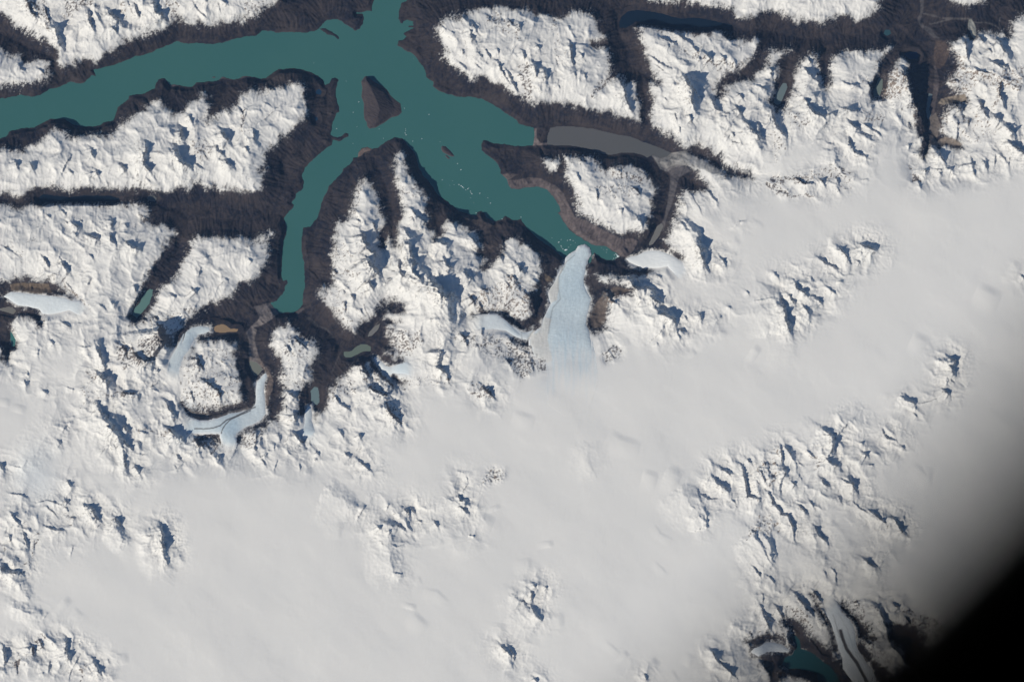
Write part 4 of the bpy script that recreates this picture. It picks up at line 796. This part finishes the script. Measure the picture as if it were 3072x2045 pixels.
def grid_mesh(name, X, Y, Z, color, keep=None, smooth=True):
    ny, nx = X.shape
    idx = np.arange(ny * nx, dtype=np.int32).reshape(ny, nx)
    q = np.stack([idx[1:, :-1], idx[1:, 1:], idx[:-1, 1:], idx[:-1, :-1]], -1).reshape(-1, 4)
    if keep is not None:
        kf = (keep[1:, :-1] | keep[1:, 1:] | keep[:-1, 1:] | keep[:-1, :-1]).reshape(-1)
        q = q[kf]
        used = np.unique(q); re = np.full(ny * nx, -1, np.int32); re[used] = np.arange(len(used)); q = re[q]
    else: used = np.arange(ny * nx)
    x, y, z = w3(X.reshape(-1)[used], Y.reshape(-1)[used], Z.reshape(-1)[used])
    co = np.stack([x, y, z], -1).astype(f32)
    me = bpy.data.meshes.new(name)
    me.vertices.add(len(co)); me.vertices.foreach_set('co', co.reshape(-1))
    me.loops.add(len(q) * 4); me.loops.foreach_set('vertex_index', q.reshape(-1).astype(np.int32))
    me.polygons.add(len(q)); me.polygons.foreach_set('loop_start', (np.arange(len(q)) * 4).astype(np.int32))
    me.polygons.foreach_set('use_smooth', np.full(len(q), smooth))
    me.update(calc_edges=True)
    if color is not None:
        at = me.attributes.new('ground_colour', 'FLOAT_COLOR', 'POINT')
        c4 = np.ones((len(used), 4), f32); c4[:, :3] = color.reshape(-1, 3)[used]
        at.data.foreach_set('color', c4.reshape(-1))
    return me

def link(name, me, mat, **props):
    o = bpy.data.objects.new(name, me); COL.objects.link(o)
    if mat: me.materials.append(mat)
    for k_, v_ in props.items(): o[k_] = v_
    return o

def ground_mat(name, bump=.35):
    m = bpy.data.materials.new(name); m.use_nodes = True
    nt = m.node_tree; N = nt.nodes; Lk = nt.links
    b = N['Principled BSDF']; b.inputs['Roughness'].default_value = .9; b.inputs['Specular IOR Level'].default_value = .08
    a = N.new('ShaderNodeAttribute'); a.attribute_name = 'ground_colour'
    g = N.new('ShaderNodeNewGeometry')
    n1 = N.new('ShaderNodeTexNoise'); n1.inputs['Scale'].default_value = 11.0; n1.inputs['Detail'].default_value = 5; n1.inputs['Roughness'].default_value = .65
    Lk.new(g.outputs['Position'], n1.inputs['Vector'])
    mr = N.new('ShaderNodeMapRange'); mr.inputs['From Min'].default_value = .3; mr.inputs['From Max'].default_value = .7
    mr.inputs['To Min'].default_value = .86; mr.inputs['To Max'].default_value = 1.12
    Lk.new(n1.outputs['Fac'], mr.inputs['Value'])
    # dark ground varies strongly, clean snow hardly at all
    bw = N.new('ShaderNodeRGBToBW'); Lk.new(a.outputs['Color'], bw.inputs['Color'])
    sf = N.new('ShaderNodeMapRange'); sf.inputs['From Min'].default_value = .2; sf.inputs['From Max'].default_value = .8
    sf.inputs['To Min'].default_value = 1.0; sf.inputs['To Max'].default_value = .06
    Lk.new(bw.outputs['Val'], sf.inputs['Value'])
    mx = N.new('ShaderNodeMix'); mx.data_type = 'FLOAT'; mx.inputs['A'].default_value = 1.0
    Lk.new(sf.outputs['Result'], mx.inputs['Factor']); Lk.new(mr.outputs['Result'], mx.inputs['B'])
    vm = N.new('ShaderNodeVectorMath'); vm.operation = 'SCALE'
    Lk.new(a.outputs['Color'], vm.inputs[0]); Lk.new(mx.outputs['Result'], vm.inputs['Scale'])
    Lk.new(vm.outputs['Vector'], b.inputs['Base Color'])
    return m

def water_mat(name, c, rough=.45):
    m = bpy.data.materials.new(name); m.use_nodes = True
    nt = m.node_tree; N = nt.nodes; Lk = nt.links
    b = N['Principled BSDF']; b.inputs['Roughness'].default_value = rough; b.inputs['IOR'].default_value = 1.33
    b.inputs['Specular IOR Level'].default_value = .25
    g = N.new('ShaderNodeNewGeometry')
    n1 = N.new('ShaderNodeTexNoise'); n1.inputs['Scale'].default_value = .12; n1.inputs['Detail'].default_value = 4
    Lk.new(g.outputs['Position'], n1.inputs['Vector'])
    cr = N.new('ShaderNodeMix'); cr.data_type = 'RGBA'
    cr.inputs['A'].default_value = (c[0] * .84, c[1] * .93, c[2] * .96, 1); cr.inputs['B'].default_value = (c[0] * 1.18, c[1] * 1.08, c[2] * 1.05, 1)
    Lk.new(n1.outputs['Fac'], cr.inputs['Factor']); Lk.new(cr.outputs['Result'], b.inputs['Base Color'])
    return m

GM = ground_mat('snow_and_rock'); IM = ground_mat('glacier_ice')

# terrain: the surveyed grid plus a skirt running out to the horizon
def grow(a, lo, hi):
    out_hi = [a[-1]]; s = CELL * 4
    while out_hi[-1] < hi: out_hi.append(out_hi[-1] + s); s *= 1.6
    out_lo = [a[0]]; s = CELL * 4
    while out_lo[-1] > lo: out_lo.append(out_lo[-1] - s); s *= 1.6
    return np.array(out_lo[:0:-1], f32), np.array(out_hi[1:], f32)
lx, hx = grow(xs, -5500, 8500); ly, hy = grow(ys, -6000, 8000)
XS = np.concatenate([lx, xs, hx]); YS = np.concatenate([ly, ys, hy])
pad = ((len(ly), len(hy)), (len(lx), len(hx)))
Hx = np.pad(H, pad, mode='edge'); Cx = np.pad(col, pad + ((0, 0),), mode='edge')
FX, FY = np.meshgrid(XS, YS)
far = np.maximum(np.maximum(X0 - FX, FX - X1), np.maximum(Y0 - FY, FY - Y1)).astype(f32)
ff = sstep(20, 400, far)
Hx = Hx * (1 - ff) + 52 * ff
Cx = Cx + (np.array((.84, .842, .85), f32) - Cx) * ff[..., None]
link('terrain', grid_mesh('terrain', FX, FY, Hx, Cx), GM, kind='structure')

# lakes
def lake(name, sd, lv, c, label):
    keep = sd > -5
    jj, ii = np.where(keep)
    if len(jj) == 0: return
    j0, j1, i0, i1 = max(jj.min() - 1, 0), jj.max() + 2, max(ii.min() - 1, 0), ii.max() + 2
    st = 4 if len(jj) > 40000 else 2
    kk = keep[j0:j1:st, i0:i1:st]
    X, Y = GX[j0:j1:st, i0:i1:st], GY[j0:j1:st, i0:i1:st]
    me = grid_mesh(name, X, Y, np.full(X.shape, lv, f32), None, kk)
    link(name, me, water_mat('lake_water', c), kind='structure', label=label)
lake('lake', sd_main, 0.0, TEAL, 'large branching teal lake with long arms')
for (P, lv, c), sd in zip(small, sd_small): lake('lake', sd, lv, c, 'small mountain lake')

# islands
for P, sd, h_, lab in isl:
    i0 = max(0, int((P[:, 0].min() - 12 - X0) / CELL)); i1 = int((P[:, 0].max() + 12 - X0) / CELL) + 2
    j0 = max(0, int((P[:, 1].min() - 12 - Y0) / CELL)); j1 = int((P[:, 1].max() + 12 - Y0) / CELL) + 2
    # sampled finer than the terrain
    fx = np.arange(xs[i0], xs[i1 - 1], 1.0, dtype=f32); fy = np.arange(ys[j0], ys[j1 - 1], 1.0, dtype=f32)
    X, Y = np.meshgrid(fx, fy)
    def samp(A):
        a = (X - X0) / CELL; b = (Y - Y0) / CELL; x0 = a.astype(int); y0 = b.astype(int); u = a - x0; v_ = b - y0
        return A[y0, x0] * (1 - u) * (1 - v_) + A[y0, x0 + 1] * u * (1 - v_) + A[y0 + 1, x0] * (1 - u) * v_ + A[y0 + 1, x0 + 1] * u * v_
    s = samp(sd); g_ = samp(gul)
    dn = fbm(X, Y, 6, 3, 151, .6)
    prof = h_ * (1 - np.exp(-np.clip(s, 0, None) / (h_ * 1.6)))
    if h_ > 8:      # a ridge runs down the big island from its north tip to the south corner
        rdg = seg_dist(parse("B0 985,690 1035,790 1075,880 1100,950 1080,1030"), False, 70)
        prof = prof * .5 + samp(np.clip(1 - rdg / 44, 0, 1)) * 15 * sstep(0, 14, s)
    str_ = noised((X * .87 + Y * .5) / 16, (Y * .87 - X * .5 + dn * 1.5) / 3.2, 155) * 1.4
    Z = np.where(s > 0, prof + dn * .22 * sstep(0, 3, s) + str_ * .7 * sstep(1, 8, s) + .15, s * .5)
    cc = np.empty(X.shape + (3,), f32); cc[:] = (.054, .044, .046)
    cc = mix(cc, (.086, .068, .062), np.clip(str_ * .5 + dn * .4 + .25, 0, 1) * .6); cc = mix(cc, (.04, .034, .042), np.clip(-str_ * .5 - dn * .4, 0, 1) * .6)
    cc = mix(cc, (.14, .115, .11), (1 - sstep(0, 2.5, s)) * .5)
    o = link('island', grid_mesh('island', X, Y, Z.astype(f32), cc, s > -4), GM, label=lab, category='island')

# glaciers
for (i0, i1, j0, j1, s, top, up, bl, lab, sd) in ice_patches:
    Z = top
    hb = H[j0:j1, i0:i1]
    keep = (s > -3)
    Z = np.where(s > 0, np.maximum(top * (1 - up) + (hb + .12) * up, hb + .1 * sstep(0, 6, s)), top * (1 - up) + (hb - .1) * up)
    X, Y = GX[j0:j1, i0:i1], GY[j0:j1, i0:i1]
    link('glacier', grid_mesh('glacier', X, Y, Z.astype(f32), ice[j0:j1, i0:i1], keep), IM, label=lab, category='glacier')

# ------------------------------------------------------------------ ice floes
berg_mat = ground_mat('floe_ice')
bm_ = berg_mat.node_tree.nodes; berg_mat.node_tree.links.remove(bm_['Principled BSDF'].inputs['Base Color'].links[0])
bm_['Principled BSDF'].inputs['Base Color'].default_value = (.80, .88, .90, 1)
FLOES = [
 ("B0 523,545:1 805,703:1 1395,508:1", "tiny white ice floe drifting alone in the open water north of the triangular island", "ice floes north of the triangular island"),
 ("B0 915,885:2 867,975:1.7 722,1118:1.6 900,1102:1.1 865,1247:1 1093,1120:1.2 1130,1202:1.3", "tiny white ice floe in the strait west and south of the triangular island", "ice floes around the triangular island"),
 ("B0 1315,940:1.6 1529,993:2.2", "single small white ice floe east of the triangular island", "ice floes east of the triangular island"),
 ("B0 1325,1118:1.3 1325,1132:1.7 1320,1152:1.4 1330,1172:2.1 1322,1162:1.2", "white ice floe in the short north-south string off the dark headland tip", "string of ice floes off the headland"),
 ("B0 1387,1227:1.7 1467,1206:1.9 1390,1297:1.2 1778,1422:1.9 1808,1475:1.9 1625,1232:1 1645,1563:1.2", "small white ice floe scattered near the small dark elongated islet", "ice floes near the elongated islet"),
 ("B1 1808,22:1.9 1642,112:1.2 1735,122:1 1748,155:1.4 1790,153:2 1810,163:2.3 1822,173:2.6 1830,182:1.9 1868,192:2.1 1890,210:2 1895,222:1.8 1903,234:2.2 1972,230:2.2 2042,268:1.5 2065,315:2 1893,268:1.1 1920,310:1.1 1875,183:1.2 1710,160:1 1850,200:1.3",
  "white ice floe in the long drifting band in the wide right arm of the lake", "drifting band of ice floes"),
 ("B1 1940,400:1.9 2168,455:2 C1 125,438:2", "white ice floe stranded against the jagged south shore of the right arm", "stranded ice floes"),
 ("C1 455,655:2.8 475,688:2.4 475,632:1.5 530,640:2 555,635:2.2 580,642:1.4 490,715:2 640,690:2.4 622,694:2 395,620:1.3 560,680:1.2 600,660:1.2 480,700:1.6 540,700:1.2", "white ice chunk calved into the lake just off the glacier front", "calved ice off the glacier front"),
 ("C1 732,730:2 870,745:1.3 875,722:1.5 845,725:1 828,705:1 962,765:3 952,758:2 940,768:1.5 955,790:2.2 935,797:2 948,805:1.7 925,812:1.4 968,785:2", "white ice chunk packed in the narrow lake corner right of the glacier front", "ice packed in the lake corner"),
]
BIG = [("C1 518,722", 5.2, "largest white iceberg, floating just left of the glacier front"),
       ("C1 973,777", 4.2, "largest white ice block at the very end of the narrow lake corner")]
import random
def floe(x, y, r, seed, label, group=None):
    rnd = random.Random(seed); n = 9
    vs = []; ax = rnd.uniform(.7, 1); an = rnd.uniform(-.6, .2)
    for lvl, (sc_, h) in enumerate(((1.0, -.35), (1.08, .02), (.86, .35), (.35, .62))):
        for q in range(n):
            a = 2 * math.pi * q / n
            rr = r * .5 * sc_ * (1 + random.Random(seed * 31 + q).uniform(-.28, .28))
            px, py = math.cos(a) * rr, math.sin(a) * rr * ax * .62
            px, py = px * math.cos(an) - py * math.sin(an), px * math.sin(an) + py * math.cos(an)
            hh = h * r * .22 + (rnd.uniform(-.05, .12) * r * .2 if lvl > 1 else 0)
            vs.append((px * K, -py * K, hh * K))
    fs = []
    for l in range(3):
        for q in range(n):
            a, b = l * n + q, l * n + (q + 1) % n
            fs.append((b, a, a + n, b + n))
    fs.append(tuple(range(n))); fs.append(tuple(3 * n + q for q in range(n))[::-1])
    me = bpy.data.meshes.new('ice_floe'); me.from_pydata(vs, [], fs); me.update()
    o = link('ice_floe', me, berg_mat, label=label, category='ice floe')
    o.location = tuple(float(c_) for c_ in w3(x, y, 0))
    if group: o['group'] = group
    return o
sd_ = 1
for s_, lab, grp in FLOES:
    cur = ''
    for tok in s_.split():
        if ',' not in tok: cur = tok; continue
        p_, r_ = tok.split(':')
        x, y = parse(cur + ' ' + p_)[0]
        floe(x, y, float(r_) * 1.6, sd_, lab, grp); sd_ += 1
for p_, r_, lab in BIG:
    x, y = parse(p_)[0]; floe(x, y, r_ * 1.9, sd_, lab); sd_ += 1

# ------------------------------------------------------------------ the spacecraft window the photograph is taken through
MTR = 1e-3                                  # one metre in scene units (km)
def plain(name, c, r=.6):
    m = bpy.data.materials.new(name); m.use_nodes = True
    b = m.node_tree.nodes['Principled BSDF']; b.inputs['Base Color'].default_value = (*c, 1); b.inputs['Roughness'].default_value = r
    b.inputs['Specular IOR Level'].default_value = .05
    nz = m.node_tree.nodes.new('ShaderNodeTexNoise'); nz.inputs['Scale'].default_value = 60000
    bp = m.node_tree.nodes.new('ShaderNodeBump'); bp.inputs['Strength'].default_value = .1
    m.node_tree.links.new(nz.outputs['Fac'], bp.inputs['Height']); m.node_tree.links.new(bp.outputs['Normal'], b.inputs['Normal'])
    return m
DW = .77; RW = .42; PXA = K / 400.0         # window distance, opening radius, angle of one map px
edge = 1228 * PXA * DW
nx_, ny_ = .66, -.751
wc = ((edge - RW) * nx_, (edge - RW) * ny_)
def lathe(name, prof, n=160, closed=True):
    vs, fs = [], []
    for q in range(n):
        a = 2 * math.pi * q / n
        for r, z in prof: vs.append((math.cos(a) * r * MTR, math.sin(a) * r * MTR, z * MTR))
    m = len(prof)
    for q in range(n):
        for i in range(m if closed else m - 1):
            a, b = q * m + i, q * m + (i + 1) % m
            c, d = ((q + 1) % n) * m + (i + 1) % m, ((q + 1) % n) * m + i
            fs.append((a, b, c, d))
    me = bpy.data.meshes.new(name); me.from_pydata(vs, [], fs); me.update()
    return me
black = plain('black_anodised_metal', (.004, .004, .004)); rub = plain('black_rubber', (.003, .003, .003), .9); steel = plain('dark_bolt_metal', (.01, .01, .01), .5)
root = link('window_frame', lathe('window_frame', [(RW, 0), (RW + .004, .012), (RW + .05, .02), (RW + .3, .02), (RW + .3, -.03), (RW + .01, -.03), (RW, -.02)]), black)
root.location = (wc[0] * MTR, wc[1] * MTR, -DW * MTR)
root['label'] = 'dark out-of-focus edge of the window frame in the lower right corner'; root['category'] = 'window frame'
def part(name, me, mat):
    o = link(name, me, mat); o.parent = root; return o
part('gasket', lathe('gasket', [(RW + .052, .021), (RW + .056, .03), (RW + .066, .03), (RW + .07, .021)]), rub)
# unseen cabin wall round the camera, added to keep sun off the frame
cab = []
for q in range(13):
    a = math.radians(90 * q / 12)
    cab.append(((RW + .29) * math.cos(a) + .0, .021 + 1.35 * math.sin(a)))
cab2 = [((r + .02 if r > .01 else r), z + .01) for r, z in cab][::-1]
part('cabin_shade_wall', lathe('cabin_shade_wall', cab + cab2, 96), black)
for q in range(24):
    a = 2 * math.pi * q / 24
    me = lathe('bolt', [(.0005, .030), (.006, .030), (.007, .028), (.007, .0205), (.0005, .0205)], 12)
    o = part('bolt', me, steel); o.location = (math.cos(a) * (RW + .12) * MTR, math.sin(a) * (RW + .12) * MTR, 0)

# ------------------------------------------------------------------ camera, sun, sky
cd = bpy.data.cameras.new('camera'); cam = bpy.data.objects.new('camera', cd); COL.objects.link(cam)
cam.location = (0, 0, 0); cam.rotation_euler = (0, 0, 0)
cd.sensor_width = 36; cd.lens = 180; cd.clip_start = 5e-5; cd.clip_end = 5000
cd.dof.use_dof = True; cd.dof.focus_distance = 400; cd.dof.aperture_fstop = .18 / (2 * 1.8e-5); cd.dof.aperture_blades = 0
sc.camera = cam

sl = bpy.data.lights.new('sun', 'SUN'); so = bpy.data.objects.new('sun', sl); COL.objects.link(so)
sl.energy = 4.12; sl.angle = math.radians(.53); sl.color = (1, .932, .805)
from mathutils import Vector
# light travels towards the upper right of the picture and down
dirv = Vector((math.cos(SUN_AZ) * math.cos(SUN_EL), math.sin(SUN_AZ) * math.cos(SUN_EL), -math.sin(SUN_EL)))
so.rotation_euler = dirv.to_track_quat('-Z', 'Y').to_euler()
so.location = (-60, -60, -330)

w = bpy.data.worlds.new('World'); sc.world = w; w.use_nodes = True
nt = w.node_tree; bg = nt.nodes['Background']
sky = nt.nodes.new('ShaderNodeTexSky'); sky.sky_type = 'NISHITA'; sky.sun_disc = False
sky.sun_elevation = SUN_EL; sky.altitude = 1200; sky.air_density = 1.0; sky.dust_density = .2; sky.ozone_density = 4
tosun = -dirv
sky.sun_rotation = math.atan2(tosun.x, tosun.y)
nt.links.new(sky.outputs['Color'], bg.inputs['Color']); bg.inputs['Strength'].default_value = .06

# the air between the camera and the ground
hb = 8200 * K
vs = [(x, y, z) for z in (ZREF - HREF * K - 3.0, .01) for x, y in ((-hb, -hb), (hb, -hb), (hb, hb), (-hb, hb))]
hm = bpy.data.meshes.new('haze'); hm.from_pydata(vs, [], [(3, 2, 1, 0), (4, 5, 6, 7), (0, 1, 5, 4), (1, 2, 6, 5), (2, 3, 7, 6), (3, 0, 4, 7)]); hm.update()
vm_ = bpy.data.materials.new('thin_blue_air'); vm_.use_nodes = True
vt = vm_.node_tree; vt.nodes.remove(vt.nodes['Principled BSDF'])
pv = vt.nodes.new('ShaderNodeVolumePrincipled'); pv.inputs['Color'].default_value = (.30, .55, 1, 1); pv.inputs['Density'].default_value = HAZE
vt.links.new(pv.outputs['Volume'], vt.nodes['Material Output'].inputs['Volume'])
link('haze', hm, vm_, kind='stuff', label='thin blue air between the camera and the ground')
sc.cycles.volume_bounces = 0

sc.view_settings.view_transform = 'Standard'; sc.view_settings.look = 'None'
sc.view_settings.exposure = 0.0; sc.view_settings.gamma = 1.0
sc.render.engine = 'CYCLES'
sc.cycles.use_denoising = True
sc.cycles.max_bounces = 4; sc.cycles.diffuse_bounces = 1; sc.cycles.glossy_bounces = 1
sc.cycles.use_adaptive_sampling = True; sc.cycles.adaptive_threshold = .01
